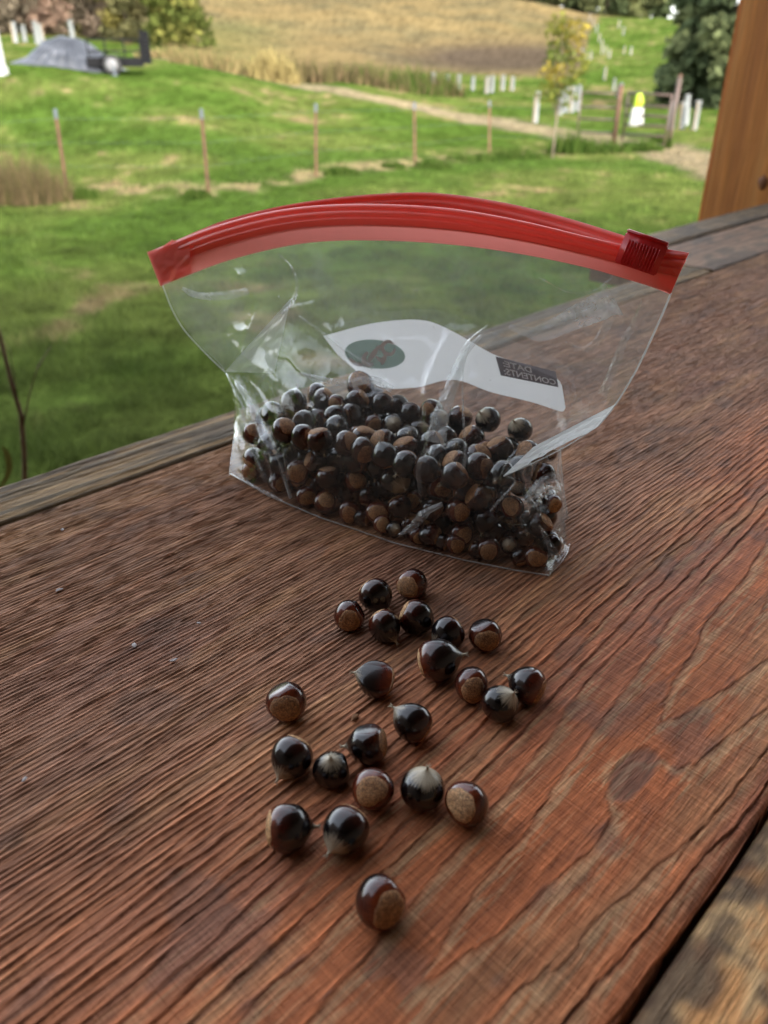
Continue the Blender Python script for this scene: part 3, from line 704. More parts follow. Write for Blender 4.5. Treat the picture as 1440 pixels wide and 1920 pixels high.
# folded-in side walls
def quad_grid(tl, tr, br, bl, nr=40, ncol=40, seed=0, amp=.0012):
    s, t = np.meshgrid(np.linspace(0, 1, ncol), np.linspace(0, 1, nr))
    q = (1 - t)[..., None] * ((1 - s)[..., None] * tl + s[..., None] * tr) + t[..., None] * ((1 - s)[..., None] * bl + s[..., None] * br)
    e = np.clip(np.minimum(np.minimum(s, 1 - s), np.minimum(t, 1 - t)) / .06, 0, 1)
    w = (1 - np.abs(2 * fbm(s * 4 + t, t * 5, 3, seed) - 1) * 2) * amp * e
    nrm = np.cross(tr - tl, bl - tl); nrm /= np.linalg.norm(nrm)
    return q + w[..., None] * nrm
side_r = bag_mesh('side_film', quad_grid(P(975, 880, .006), P(1050, 838, .060), P(1064, 985, .052), on_z(1030, 1079, RAIL + .001), 40, 40, 5, .002), m_film)
side_r2 = bag_mesh('side_film', quad_grid(P(1050, 838, .060), P(1064, 985, .052), on_z(1066, 1030, RAIL + .001), on_z(1030, 1079, RAIL + .001), 30, 30, 6, .001), m_film2)
side_l = bag_mesh('side_film', quad_grid(P(424, 700, .040), P(452, 770, .018), on_z(432, 888, RAIL + .001), P(447, 772, .060), 40, 40, 7, .002), m_film)
# ears where the film is folded over
def tri_grid(a, b, c, n=30, seed=0, amp=.001):
    a, b, c = map(np.asarray, (a, b, c)); return quad_grid(a, a * .999 + b * .001, b, c, n, n, seed, amp)
bag_mesh('fold', tri_grid(P(545, 560, .017), P(514, 700, .010), P(422, 697, .030), 40, 8, .0006), film_material('fold_film', .36, .12, .12))
bag_mesh('fold', tri_grid(P(524, 590, .016), P(558, 543, .018), P(551, 566, .012), 20, 9, .0012), m_film2)
bag_mesh('fold', quad_grid(P(1122, 798, .029), P(1155, 757, .030), P(1000, 838, .004), P(944, 892, -.003), 60, 40, 10, .0012), film_material('wing_film', .92, .10, .12, .0006))  # dense white haze paints the wing's bright reflection into its film
bag_mesh('fold', quad_grid(P(1010, 900, -.001), P(1058, 905, .035), P(1030, 960, .010), P(975, 985, -.004), 40, 40, 12, .003), film_material('wet_fold', .04, .05, .03, .002))
_gu, _gv = proj(G); _gd = (G - _A) @ E2
def front_d(u, v):
    k = np.argmin((_gu - u) ** 2 + (_gv - v) ** 2); return float(_gd.flat[k])
def ribbon(pts, w0, w1, mat, seed, lift=.0006, amp=.0007, name='crease_or_glare'):  # strip laid on the film: creases, and highlights painted in white haze
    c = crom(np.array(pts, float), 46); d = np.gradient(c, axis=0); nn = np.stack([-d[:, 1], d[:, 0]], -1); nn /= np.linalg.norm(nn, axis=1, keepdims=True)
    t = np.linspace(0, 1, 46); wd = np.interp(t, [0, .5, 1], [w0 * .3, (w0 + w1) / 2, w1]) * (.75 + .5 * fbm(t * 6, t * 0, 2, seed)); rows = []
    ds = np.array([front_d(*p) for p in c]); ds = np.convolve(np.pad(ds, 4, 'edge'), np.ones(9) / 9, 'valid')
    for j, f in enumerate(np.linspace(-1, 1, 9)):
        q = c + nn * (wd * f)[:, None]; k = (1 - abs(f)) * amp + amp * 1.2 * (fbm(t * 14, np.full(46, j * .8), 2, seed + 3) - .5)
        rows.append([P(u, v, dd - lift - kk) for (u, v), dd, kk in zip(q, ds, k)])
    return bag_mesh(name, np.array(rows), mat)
m_crz = film_material('crease_white', .15, .50, .10, .0010); m_crz_sheen = film_material('crease_sheen', .24, .65, .10, .0012); m_crz2 = film_material('crease_clear', .06, .25, .06, .0010); m_glint = film_material('painted_glint', .26, .6, .08, .0012)  # milky and bright films carry painted highlights as white haze
ribbon([(955, 612), (1010, 625), (1070, 600), (1130, 572), (1152, 560)], 14, 32, m_crz_sheen, 1, .0006, .0022)  # crinkled patch with its white highlight painted in
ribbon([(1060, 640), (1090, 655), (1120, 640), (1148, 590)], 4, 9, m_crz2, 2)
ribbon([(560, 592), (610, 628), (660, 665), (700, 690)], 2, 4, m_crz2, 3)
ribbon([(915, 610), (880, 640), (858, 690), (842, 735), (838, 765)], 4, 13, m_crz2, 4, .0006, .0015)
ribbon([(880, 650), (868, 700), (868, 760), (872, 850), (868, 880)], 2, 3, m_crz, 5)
ribbon([(905, 625), (868, 670), (848, 720), (828, 775), (815, 830)], 6, 20, m_crz_sheen, 25, .0004, .0012)
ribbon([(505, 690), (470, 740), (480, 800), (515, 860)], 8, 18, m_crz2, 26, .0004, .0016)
ribbon([(560, 700), (640, 718), (700, 712), (735, 730)], 10, 6, m_crz_sheen, 27, .0004, .0010)
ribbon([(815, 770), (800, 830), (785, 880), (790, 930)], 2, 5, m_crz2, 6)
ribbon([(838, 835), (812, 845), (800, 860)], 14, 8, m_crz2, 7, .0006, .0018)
ribbon([(748, 1004), (775, 985), (800, 960), (830, 945)], 12, 5, m_glint, 8, .0006, .0016)  # painted glare streak low on the front film
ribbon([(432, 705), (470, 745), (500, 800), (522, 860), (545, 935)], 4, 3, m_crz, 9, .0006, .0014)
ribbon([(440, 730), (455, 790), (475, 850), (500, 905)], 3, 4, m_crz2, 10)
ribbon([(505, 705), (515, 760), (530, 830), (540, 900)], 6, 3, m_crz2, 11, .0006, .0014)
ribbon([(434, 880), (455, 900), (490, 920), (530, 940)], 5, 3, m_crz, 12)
ribbon([(342, 540), (365, 552), (400, 556), (440, 552), (465, 545)], 11, 6, m_crz_sheen, 13, .0006, .0010)  # painted highlight under the left end of the zip
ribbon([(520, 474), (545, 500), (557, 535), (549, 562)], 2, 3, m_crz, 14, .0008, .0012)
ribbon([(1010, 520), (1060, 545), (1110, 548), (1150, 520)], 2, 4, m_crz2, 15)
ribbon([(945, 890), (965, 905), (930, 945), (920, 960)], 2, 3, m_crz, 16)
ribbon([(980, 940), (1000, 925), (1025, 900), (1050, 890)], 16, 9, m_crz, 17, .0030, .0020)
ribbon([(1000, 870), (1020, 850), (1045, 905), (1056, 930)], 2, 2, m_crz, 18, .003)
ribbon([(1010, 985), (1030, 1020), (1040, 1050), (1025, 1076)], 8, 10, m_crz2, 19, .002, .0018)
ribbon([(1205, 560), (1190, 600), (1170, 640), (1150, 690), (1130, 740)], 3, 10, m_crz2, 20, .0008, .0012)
def bag_tube(name, pts, rad, mat):
    mb = MB().tube(pts, rad, 6); o = mb.build(name, mat, None, True); o.parent = bag; o.matrix_parent_inverse = Matrix.Translation(-Vector(bag.location)); return o
bag_tube('side_seam', crom([P(*q) for q in [(305, 535, .036), (322, 578, .036), (345, 618, .0355), (385, 662, .034), (421, 697, .032)]], 30), .00032, m_seam)
bag_tube('side_seam', crom([P(*q) for q in [(1258, 550, .036), (1235, 605, .036), (1195, 690, .035), (1155, 757, .032), (1122, 798, .030)]], 30), .0004, m_seam)
bag_tube('side_seam', crom([P(1122, 798, .030), P(1060, 838, .018), P(1000, 868, .006), P(944, 893, -.003)], 24), .00026, m_seam)
bag_tube('bottom_seam', np.array(ctrl[-1]), .00035, m_seam)
bag_tube('corner_crease', crom([P(424, 700, .032), P(470, 790, .012), P(520, 880, .0), P(545, 938, -.001)], 24), .00028, m_film2)
bag_tube('corner_crease', crom([P(446, 772, .040), P(436, 840, .02), on_z(430, 890, RAIL + .001)], 16), .00025, m_film2)
bag_tube('corner_crease', crom([P(1050, 838, .058), P(1056, 910, .054), P(1066, 985, .046), on_z(1064, 1035, RAIL + .001), on_z(1028, 1080, RAIL + .001)], 26), .0003, m_film2)

# printed panel on the far side, seen through the bag from behind
def LB(s, t):
    T = [(606, 630), (700, 606), (790, 600), (850, 622), (925, 664), (1000, 690), (1052, 712)]; Bm = [(632, 664), (705, 722), (775, 727), (850, 712), (920, 735), (1000, 755), (1062, 776)]
    a = crom(np.array(T, float), 200); b = crom(np.array(Bm, float), 200); k = np.clip(s, 0, 1) * 199; i0 = np.minimum(np.floor(k).astype(int), 198); f = (k - i0)[..., None]
    p = a[i0] * (1 - f) + a[i0 + 1] * f; q = b[i0] * (1 - f) + b[i0 + 1] * f
    return p * (1 - t)[..., None] + q * t[..., None]
D_LABEL = lambda u: np.interp(u, [600, 720, 880, 1000, 1065], [.0585, .0600, .0600, .0570, .0545])
def lab_pts(UV, lift):
    return np.array([P(u, v, D_LABEL(u) - lift) for u, v in UV.reshape(-1, 2)]).reshape(*UV.shape[:-1], 3)
s_, t_ = np.meshgrid(np.linspace(0, 1, 90), np.linspace(0, 1, 20))
# soften corners
t_c = .5 + (t_ - .5) * np.clip(1 - np.exp(-(1 - s_) / .012) * .35, 0, 1)
def print_material():
    t = NT('white_print'); n = t.noise(t.coord(), 40, 3); c = t.ramp(n, [(.3, (.90, .91, .93)), (.7, (.94, .95, .96))])
    d = t.n('BsdfDiffuse', None, Color=c); tl = t.n('BsdfTranslucent', None, Color=c); mx = t.n('MixShader', None, _0=.62); t.set(mx.inputs[1], d); t.set(mx.inputs[2], tl)
    t.t.links.new(mx.outputs[0], t.out.inputs[0]); return t.m
m_print = print_material()
def m_sheer(name, c):
    t = NT(name); d = t.n('BsdfDiffuse', None, Color=c); tl = t.n('BsdfTranslucent', None, Color=c); mx = t.n('MixShader', None, _0=.6); t.set(mx.inputs[1], d); t.set(mx.inputs[2], tl)
    t.t.links.new(mx.outputs[0], t.out.inputs[0]); return t.m
m_dark = m_sheer('grey_print', (.20, .18, .19))
m_ink = m_plain('white_ink', (.93, .94, .95), .5, .02, 30)
panel = bag_mesh('label_panel', lab_pts(LB(s_, t_c), 0), m_print)
def quad_uv(c, s, t):
    tl, tr, br, bl = [np.array(x, float) for x in c]
    return ((1 - s) * (1 - t))[..., None] * tl + (s * (1 - t))[..., None] * tr + (s * t)[..., None] * br + ((1 - s) * t)[..., None] * bl
BOX = [(929, 668), (1042, 697), (1047, 726), (939, 704)]
s_, t_ = np.meshgrid(np.linspace(0, 1, 20), np.linspace(0, 1, 8))
tp = bag_mesh('text_panel', lab_pts(quad_uv(BOX, s_, t_), .0004), m_dark, panel)
tp.matrix_parent_inverse = Matrix.Identity(4)
def rebase(o):     # children of a part that itself carries the offset
    o.matrix_parent_inverse = Matrix.Identity(4)
def lettering(txt, box, x0, x1, y0, y1):
    cu = bpy.data.curves.new('txt', 'FONT'); cu.body = txt; cu.resolution_u = 3; cu.offset = .022
    ob = bpy.data.objects.new('txt', cu); COL.objects.link(ob); bpy.context.view_layer.update()
    me = bpy.data.meshes.new_from_object(ob.evaluated_get(bpy.context.evaluated_depsgraph_get()))
    V = np.array([v.co[:] for v in me.vertices]); Fs = [tuple(p.vertices) for p in me.polygons]
    bpy.data.objects.remove(ob)
    X = (V[:, 0] - V[:, 0].min()) / np.ptp(V[:, 0]); Yy = (V[:, 1] - V[:, 1].min()) / np.ptp(V[:, 1])
    s = x1 + (x0 - x1) * X; t = y1 + (y0 - y1) * Yy               # mirrored: the print is seen from its back
    Wp = lab_pts(quad_uv(box, s, t), .0008)
    # a faint second copy, slightly shifted, makes the strokes bold
    o = mesh_np('lettering', Wp, Fs, m_ink, panel, False); rebase(o); return o
lettering('DATE:', BOX, .10, .58, .13, .46)
lettering('CONTENTS:', BOX, .08, .97, .54, .90)
# oval emblem with a white scrawl
def oval(cx, cy, rx, ry, rot, n=40):
    w = np.linspace(0, 2 * math.pi, n, endpoint=False); c, s = math.cos(rot), math.sin(rot)
    return np.array([(cx + rx * math.cos(a) * c - ry * math.sin(a) * s, cy + rx * math.cos(a) * s + ry * math.sin(a) * c) for a in w])
ov = oval(703, 664, 57, 27, .10); pts = lab_pts(np.concatenate([ov, [[703, 664]]]), .0004)
em = mesh_np('emblem', pts, [(i, (i + 1) % 40, 40) for i in range(40)], m_sheer('emblem_print', (.36, .46, .41)), panel, True); rebase(em)
def stroke(uv, wpx):
    c = crom(np.array(uv, float), 24); d = np.gradient(c, axis=0); nrm = np.stack([-d[:, 1], d[:, 0]], -1); nrm /= np.linalg.norm(nrm, axis=1, keepdims=True) + 1e-9
    ww = wpx * (.55 + .45 * np.sin(np.linspace(0, 1, 24) * math.pi))[:, None]
    return np.stack([c - nrm * ww, c + nrm * ww], 0)
for uv, wp in [([(738, 645), (727, 640), (716, 650), (722, 662), (734, 664), (741, 654)], 4), ([(712, 648), (700, 664), (690, 680)], 5), ([(690, 660), (682, 672), (688, 684), (700, 682)], 5), ([(705, 668), (714, 676), (722, 670), (716, 684)], 4), ([(655, 672), (668, 682), (684, 684)], 4)]:
    g = lab_pts(stroke(uv, wp), .0008); o = mesh_np('scrawl', g.reshape(-1, 3), grid_faces(2, 24), m_ink, panel, True); rebase(o)

# red zip strips
def red_material(name, c, trans=.3):
    t = NT(name); v = t.coord(); n = t.noise(v, 90, 4); d = t.ramp(n, [(.3, tuple(x * .9 for x in c)), (.7, c)])
    p = t.pbr(d, .28, t.bump(n, .0003), Coat_Weight=.3, Coat_Roughness=.1)
    tl = t.n('BsdfTranslucent', None, Color=c); mx = t.n('MixShader', None, _0=trans); t.set(mx.inputs[1], p); t.set(mx.inputs[2], tl)
    t.t.links.new(mx.outputs[0], t.out.inputs[0]); return t.m
m_red = red_material('red_zip', (.98, .28, .24), .5)
m_red2 = red_material('dark_red_slider', (.90, .06, .07), .3)
m_redfilm = red_material('red_film', (.97, .32, .27), .5)
ZP = [(0, 0), (.02, .0011), (.07, .0013), (.11, .0008), (.125, .0002), (.16, .0002), (.18, .0012), (.24, .0014), (.29, .0010), (.31, .0001), (.36, .0001), (.375, .0007), (.41, .0007), (.43, 0), (.6, 0), (.8, 0), (1, 0)]
ZTOP = [(283, 471, .036), (320, 456, .0345), (400, 425, .030), (500, 398, .026), (600, 385, .022), (720, 383, .018), (850, 392, .018), (980, 415, .022), (1100, 444, .029), (1180, 462, .033), (1240, 471, .0355), (1291, 474, .036)]
ZBOT = [(304, 535, .036), (350, 517, .034), (420, 491, .030), (510, 467, .026), (600, 453, .022), (720, 451, .0185), (850, 459, .019), (980, 477, .0225), (1100, 502, .029), (1180, 525, .033), (1225, 539, .0355), (1257, 552, .036)]
ZT = crom(np.array([P(*q) for q in ZTOP]), 150); ZBm = crom(np.array([P(*q) for q in ZBOT]), 150)
def strip(T, Bm, sign, prof):
    rows = []
    for (f, o) in prof: rows.append(T * (1 - f) + Bm * f - E2 * (o * sign))
    front_ = np.array(rows); rear = [T * (1 - f) + Bm * f + E2 * (.0006 if f < .45 else .00015) * sign for f, o in prof[::-1]]
    return np.concatenate([front_, np.array(rear), front_[:1]])
zf = bag_mesh('zip_strip', strip(ZT, ZBm, 1, ZP[:15]), m_red)
_band = np.array([ZT * (1 - f) + ZBm * f - E2 * .00012 for f in np.linspace(.56, 1.0, 12)])
zb_ = bag_mesh('zip_band', _band, m_redfilm)
KTOP = [(283, 471, .036), (330, 451, .037), (420, 414, .042), (520, 388, .048), (620, 372, .053), (720, 363, .057), (820, 362, .059), (940, 379, .056), (1050, 405, .050), (1165, 440, .041), (1230, 462, .0375), (1291, 474, .036)]
KT = crom(np.array([P(*q) for q in KTOP]), 150)
KB = KT.copy(); hgt = np.linalg.norm(ZBm - ZT, axis=1).mean(); KB[:, 2] -= np.linspace(1, 1, 150) * hgt * .95
KB = KB * 1.0; kw = np.clip(np.minimum(np.arange(150), 149 - np.arange(150)) / 14., 0, 1)[:, None]; KB = KB * kw + (ZBm + E2 * .0004) * (1 - kw)
bag_mesh('zip_strip', strip(KT, KB, -1, ZP), m_red)
# inner track of the far strip, the face turned to us
_tr = np.array([KT * (1 - f) + KB * f - E2 * o for f, o in [(0, .0003), (.03, .001), (.10, .0012), (.16, .0004), (.2, .0003), (.24, .0012), (.32, .0012), (.36, .0003), (.6, .0003), (1, .0002)]])
bag_mesh('zip_track', _tr, m_red)
# pressed end tab and its little ear at the left
ends = [P(279, 472, .0345), P(357, 449, .0325), P(362, 512, .0335), P(304, 536, .0352)]
bag_mesh('end_tab', quad_grid(*ends, 20, 20, 3, .0006) - E2 * .0012, m_red)
bag_mesh('end_tab', quad_grid(P(298, 468, .033), P(322, 450, .033), P(336, 452, .033), P(326, 470, .033), 12, 12, 4, .0004), m_red)
# slider: a ribbed clip straddling the strip
def slider():
    c_t = P(1208, 446, .033); c_b = P(1204, 500, .033)
    xax = P(1248, 462, .035) - P(1170, 436, .0325); xax /= np.linalg.norm(xax)
    zax = c_t - c_b; zax -= xax * (zax @ xax); zax /= np.linalg.norm(zax); yax = np.cross(zax, xax)
    hgt = np.linalg.norm(P(1196, 505, .033) - P(1210, 446, .033)) * .98; wid = np.linalg.norm(P(1250, 462, .035) - P(1172, 436, .0325))
    cen = P(1204, 473, .033)
    ax = np.array([xax, yax, zax])
    root_off = lambda o, p=bag: (setattr(o, 'parent', p), setattr(o, 'matrix_parent_inverse', Matrix.Translation(-Vector(bag.location)) if p is bag else Matrix.Identity(4)))
    b = MB()
    b.box(cen - yax * .0034, (wid, .0022, hgt), ax).box(cen + yax * .0034, (wid, .0022, hgt * .9), ax).box(cen + zax * (hgt / 2 - .0006), (wid * .97, .0045, .0016), ax)
    so = b.build('slider', m_red2, None, True, .0005); root_off(so)
    lip = MB().box(cen - yax * .0036 + zax * (hgt / 2 + .0006), (wid * 1.0, .0022, .0010), ax).build('slider_lip', red_material('slider_lip_red', (.72, .03, .04), .2), None, True, .0004); root_off(lip, so)
    for k in range(11):
        o = MB().box(cen - yax * .00475 + xax * (wid * (-.36 + .072 * k)) - zax * .0006, (wid * .034, .0009, hgt * .80), ax).build('rib', m_red2, None, True, .0002); root_off(o, so)
slider()

# chestnuts inside: column, row, radius px, how it faces: S scar out, T tip out, K dark back out, and a lean
BAGGED = [
 (675, 722, 27, 'S', 0, -.5), (669, 752, 23, 'K', 0, 0), (631, 757, 17, 'S', -.4, .2), (606, 747, 21, 'K', 0, 0), (550, 758, 28, 'K', .3, 0), (597, 790, 26, 'K', .8, -.3), (562, 832, 18, 'T', 0, 0),
 (615, 838, 22, 'K', 0, 0), (632, 792, 17, 'K', -.3, .2), (670, 822, 22, 'S', .4, -.5), (704, 820, 15, 'T', .1, -.3), (700, 795, 18, 'S', .2, .3), (738, 796, 21, 'T', 0, -.1), (742, 832, 21, 'T', .1, -.6),
 (685, 866, 23, 'S', -.2, .2), (560, 883, 25, 'S', -.2, .3), (615, 896, 24, 'K', 0, 0), (637, 862, 26, 'K', .2, 0), (666, 902, 24, 'S', .35, -.1), (707, 876, 21, 'K', .3, .4), (742, 899, 29, 'T', .6, .6),
 (710, 962, 24, 'S', 0, .1), (655, 960, 21, 'S', 0, .5), (605, 946, 22, 'S', .3, -.5), (562, 938, 20, 'S', .2, .4), (706, 991, 19, 'S', .1, .2), (731, 998, 16, 'T', .3, 0), (477, 813, 22, 'S', .3, -.5), (478, 860, 22, 'K', 0, 0), (465, 887, 18, 'S', -.4, .3), (717, 756, 22, 'K', 0, 0),
 (770, 774, 21, 'K', .4, -.4), (787, 808, 21, 'T', .9, -.4), (781, 860, 23, 'S', -.6, -.2), (777, 936, 21, 'S', -.3, .3), (890, 900, 22, 'S', 0, .2), (912, 846, 22, 'S', .3, -.4), (917, 926, 16, 'T', 0, 0), (960, 952, 24, 'S', -.2, -.2),
 (858, 955, 25, 'S', .6, .4), (910, 975, 23, 'K', .2, 0), (921, 1000, 24, 'K', -.3, .3), (865, 1000, 23, 'S', .5, .3), (955, 1022, 18, 'T', -.1, 0), (907, 1038, 22, 'S', .1, .5), (1002, 1046, 23, 'S', .2, .3),
 (915, 787, 24, 'T', -.6, -.5), (975, 806, 24, 'T', -.5, -.6), (862, 784, 24, 'K', 0, 0), (822, 787, 20, 'T', .6, -.4), (835, 822, 24, 'K', 0, .2), (885, 822, 24, 'K', .4, 0), (840, 870, 24, 'K', -.2, 0), (822, 914, 23, 'S', .8, .2),
 (978, 910, 22, 'S', -.7, .1), (1020, 890, 22, 'K', .2, .2), (1012, 985, 24, 'K', 0, .3), (952, 842, 22, 'K', .4, .3), (1025, 850, 20, 'T', .4, -.4), (800, 1010, 22, 'K', 0, .3), (770, 985, 23, 'K', .3, 0), (838, 1032, 20, 'S', .5, .6), (530, 820, 20, 'K', 0, 0), (525, 870, 21, 'K', .3, .2), (520, 905, 19, 'S', .7, .4), (500, 780, 20, 'K', 0, 0), (650, 930, 18, 'K', 0, .3), (765, 1020, 16, 'S', .4, .6), (660, 985, 16, 'K', .1, .4), (965, 1055, 17, 'K', .3, .3), (570, 800, 20, 'K', .2, .1), (780, 840, 18, 'K', .1, .1), (745, 865, 20, 'K', .2, .2), (810, 955, 22, 'K', -.2, .1), (870, 925, 21, 'K', 0, 0), (930, 885, 21, 'K', .3, .2), (1000, 925, 20, 'K', -.1, .1), (1035, 945, 18, 'S', .6, .2), (1035, 1020, 18, 'K', .1, .2), (500, 830, 18, 'K', 0, .2), (590, 865, 20, 'K', .3, .3), (590, 915, 20, 'K', 0, .2), (750, 950, 22, 'K', .3, .2), (690, 930, 20, 'K', .1, .2), (810, 1035, 16, 'K', .3, .2), (875, 1050, 16, 'K', .1, .5)]
items = []
for (u, v, rp, kind, lx, ly) in BAGGED:
    h = float(FV(u)) - v
    d = .0078 + DF(u) * float(np.interp(h, [0, 100, 190, 290], [1, 1, .85, .5])) + max(0., h - 95) / 180 * .046
    p = P(u, v, d); r = rp * mpp(p) * 1.04
    items.append([u, v, r, kind, lx, ly, d])
# settle: nuts that would overlap slide back along their own line of sight
for it in range(60):
    moved = False
    for i in range(len(items)):
        for j in range(i):
            a, b = items[i], items[j]
            pa, pb_ = P(a[0], a[1], a[6]), P(b[0], b[1], b[6]); dd = np.linalg.norm(pa - pb_); need = (a[2] + b[2]) * .93
            if dd < need:
                q = a if a[6] >= b[6] else b; q[6] += min(.0008, (need - dd)); moved = True
    if not moved: break
NUTPOS = []; lab_rows = []
RNB = np.random.default_rng(3)
for (u, v, r, kind, lx, ly, d) in items:
    p = P(u, v, min(d, .066))
    if p[2] < RAIL + r * .95:
        q = on_z(u, v, RAIL + r * .95); lo = DF(u) + .0045; p = q if (q - _A) @ E2 > lo else L3((q - _A) @ E1, lo, r * .95)
    if kind == 'S': td = cam_dir(-lx * .8, -ly * .8, -.9, u, v)
    elif kind == 'T': td = cam_dir(lx, ly, .85, u, v)
    else: td = cam_dir(.7 * math.cos(u * 1.3), .7 * math.sin(u * 1.3), .25 * math.sin(v), u, v)
    o = nut(p, r * .97, td, RNB.uniform(0, 6), int(RNB.integers(0, 2)), {'S': .1, 'T': .75, 'K': .1}[kind], RNB.uniform(.4, .95) if kind != 'S' else RNB.uniform(.1, .5), RNB.uniform(.1, .6))
    NUTPOS.append((p, r)); h = float(FV(u)) - v
    lab_rows.append((o, kind, 'low by the foot' if h < 75 else ('mid heap' if h < 165 else 'high on the heap'), 'left end' if u < 545 else ('left middle' if u < 740 else ('right middle' if u < 930 else 'right end')), u, v))
KN = {'S': 'tan-scarred bagged chestnut', 'T': 'pale-tipped bagged chestnut', 'K': 'all-dark bagged chestnut'}
ORD = ['first', 'second', 'third', 'fourth', 'fifth', 'sixth', 'seventh', 'eighth', 'ninth', 'tenth', 'eleventh', 'twelfth']
groups = {}
for row in lab_rows: groups.setdefault(row[1:4], []).append(row)
for key, rows in groups.items():
    rows.sort(key=lambda q: q[4])
    for i, row in enumerate(rows):
        base = '%s, %s, %s' % (KN[key[0]], key[1], key[2] + ' of bag')
        if len(rows) > 1: base += ', %s from left' % ORD[i]
        tag(row[0], base, 'chestnut', 'chestnuts in the bag')
# nuts deeper in the heap fill the gaps between those in view
cnt = 0; R = .0059
for k in range(4):
    for j in range(8):
        for i in range(16):
            a = .012 + i * .0112 + (.0056 if (j + k) % 2 else 0); d = -.0065 + j * .0105 + (.004 if k % 2 else 0); z = RAIL + R + k * .0098
            p = L3(a, d, 0); p[2] = z; p = p + RNB.normal(0, .0012, 3) * [1, 1, .5]
            top = .047 - .012 * ((a - .085) / .09) ** 2
            if z - RAIL > top - .004 or d > .060 - .045 * ((a - .085) / .088) ** 2 or d < .006 + DF(proj(p)[0]) or not 455 < proj(p)[0] < 1040: continue
            if any(np.linalg.norm(p - q) < (R + r) * .76 for q, r in NUTPOS): continue
            NUTPOS.append((p, R)); cnt += 1
            td = RNB.normal(0, 1, 3)
            tag(nut(p, R, td / np.linalg.norm(td), 1.0, int(RNB.integers(0, 2)), .2, .9, .0), 'dark chestnut buried deep in the heap inside the clear bag, mostly hidden by others', 'chestnut', 'chestnuts buried inside the bag')

# crumbs and flecks on the plank
def fleck(name, u, v, px, mat, label, cat, group=None, flatn=.35):
    p = on_z(u, v, RAIL + .0010); s = px * mpp(p); bm = bmesh.new(); bmesh.ops.create_icosphere(bm, subdivisions=2, radius=1.0)
    for vt in bm.verts:
        k = .6 + .8 * float(fbm(np.array(vt.co.x * 1.7 + u), np.array(vt.co.y * 1.7 + vt.co.z + v), 3, 2)); vt.co = Vector((vt.co.x * s * k, vt.co.y * s * .55 * k, vt.co.z * s * flatn * k))
    me = bpy.data.meshes.new(name); bm.to_mesh(me); bm.free(); me.materials.append(mat)
    o = bpy.data.objects.new(name, me); link(o); o.location = p; o.rotation_euler = (0, 0, RNB.uniform(0, 3)); return tag(o, label, cat, group)
fleck('bark_crumb', 666, 1344, 11, m_plain('bark', (.20, .09, .035), .9, .4, 300), 'small rusty bark crumb on the plank left of a chestnut with cream tip', 'crumb')
m_lint = m_plain('grey_lint', (.52, .48, .46), .95, .3, 500)
for (u, v, px, lab) in [(252, 1210, 8, 'pale grey lint fleck alone on the plank, left of the highest loose nuts'), (326, 1238, 7, 'pale grey lint fleck nearest the far-left loose chestnut'), (111, 1106, 7, 'pale lint fleck between the left frame edge and the bag foot'), (117, 993, 5, 'tiny pinkish lint fleck close to the seam of the rough edge board'),
                        (46, 1461, 7, 'whitish splinter fleck near the left frame edge, level with the front cluster'), (373, 1168, 5, 'tiny lint fleck right of the others, below the left bag corner')]:
    fleck('lint_fleck', u, v, px, m_lint, lab, 'fleck', 'lint flecks on the plank', .3)

# ------------------------------------------------------------------ beyond the rail: grass and plants
m_leafm = m_leaf('leaf')
def blades(name, P0, hgt, wid, cols, lean, kind=None, label=None, cat=None, parent=None, group=None):
    n = len(P0); th = RNG.uniform(0, 2 * math.pi, n); w = np.stack([np.cos(th), np.sin(th), np.zeros(n)], -1) * (wid / 2)[:, None]
    ph = RNG.uniform(0, 2 * math.pi, n); l = np.stack([np.cos(ph), np.sin(ph), np.zeros(n)], -1) * (lean * hgt)[:, None]
    tip = P0 + l + np.stack([np.zeros(n), np.zeros(n), hgt], -1)
    V = np.stack([P0 - w, P0 + w, tip], 1).reshape(-1, 3); Fc = np.arange(3 * n).reshape(n, 3)
    c = np.repeat(cols, 3, 0)
    o = mesh_np(name, V, Fc, m_leafm, parent, False, c); return tag(o, label, cat, group, kind)
N = 150000
yy = np.exp(RNG.uniform(math.log(2.6), math.log(26), N)); qq = RNG.uniform(-.56, .56, N); xx = yy * qq
keep = (xx - yy) * S2 < -1.5; xx, yy = xx[keep], yy[keep]; N = len(xx)
zz = terrain(xx, yy); lc = land_colour(xx, yy, zz)
clump = fbm(xx * 2.2, yy * 2.2, 3, 77)
hg = (.025 + .10 * sstep(.35, .75, clump) * RNG.uniform(.5, 1, N)) * RNG.uniform(.7, 1.3, N)
cc = lc * 1.35 * RNG.uniform(.75, 1.35, (N, 1)) * np.array([1.05, 1.05, 1.0]) + RNG.uniform(0, .012, (N, 1))
blades('lawn_grass', np.stack([xx, yy, zz - .005], -1), hg, .006 + .0012 * yy, cc, RNG.uniform(.1, .9, N), 'stuff')

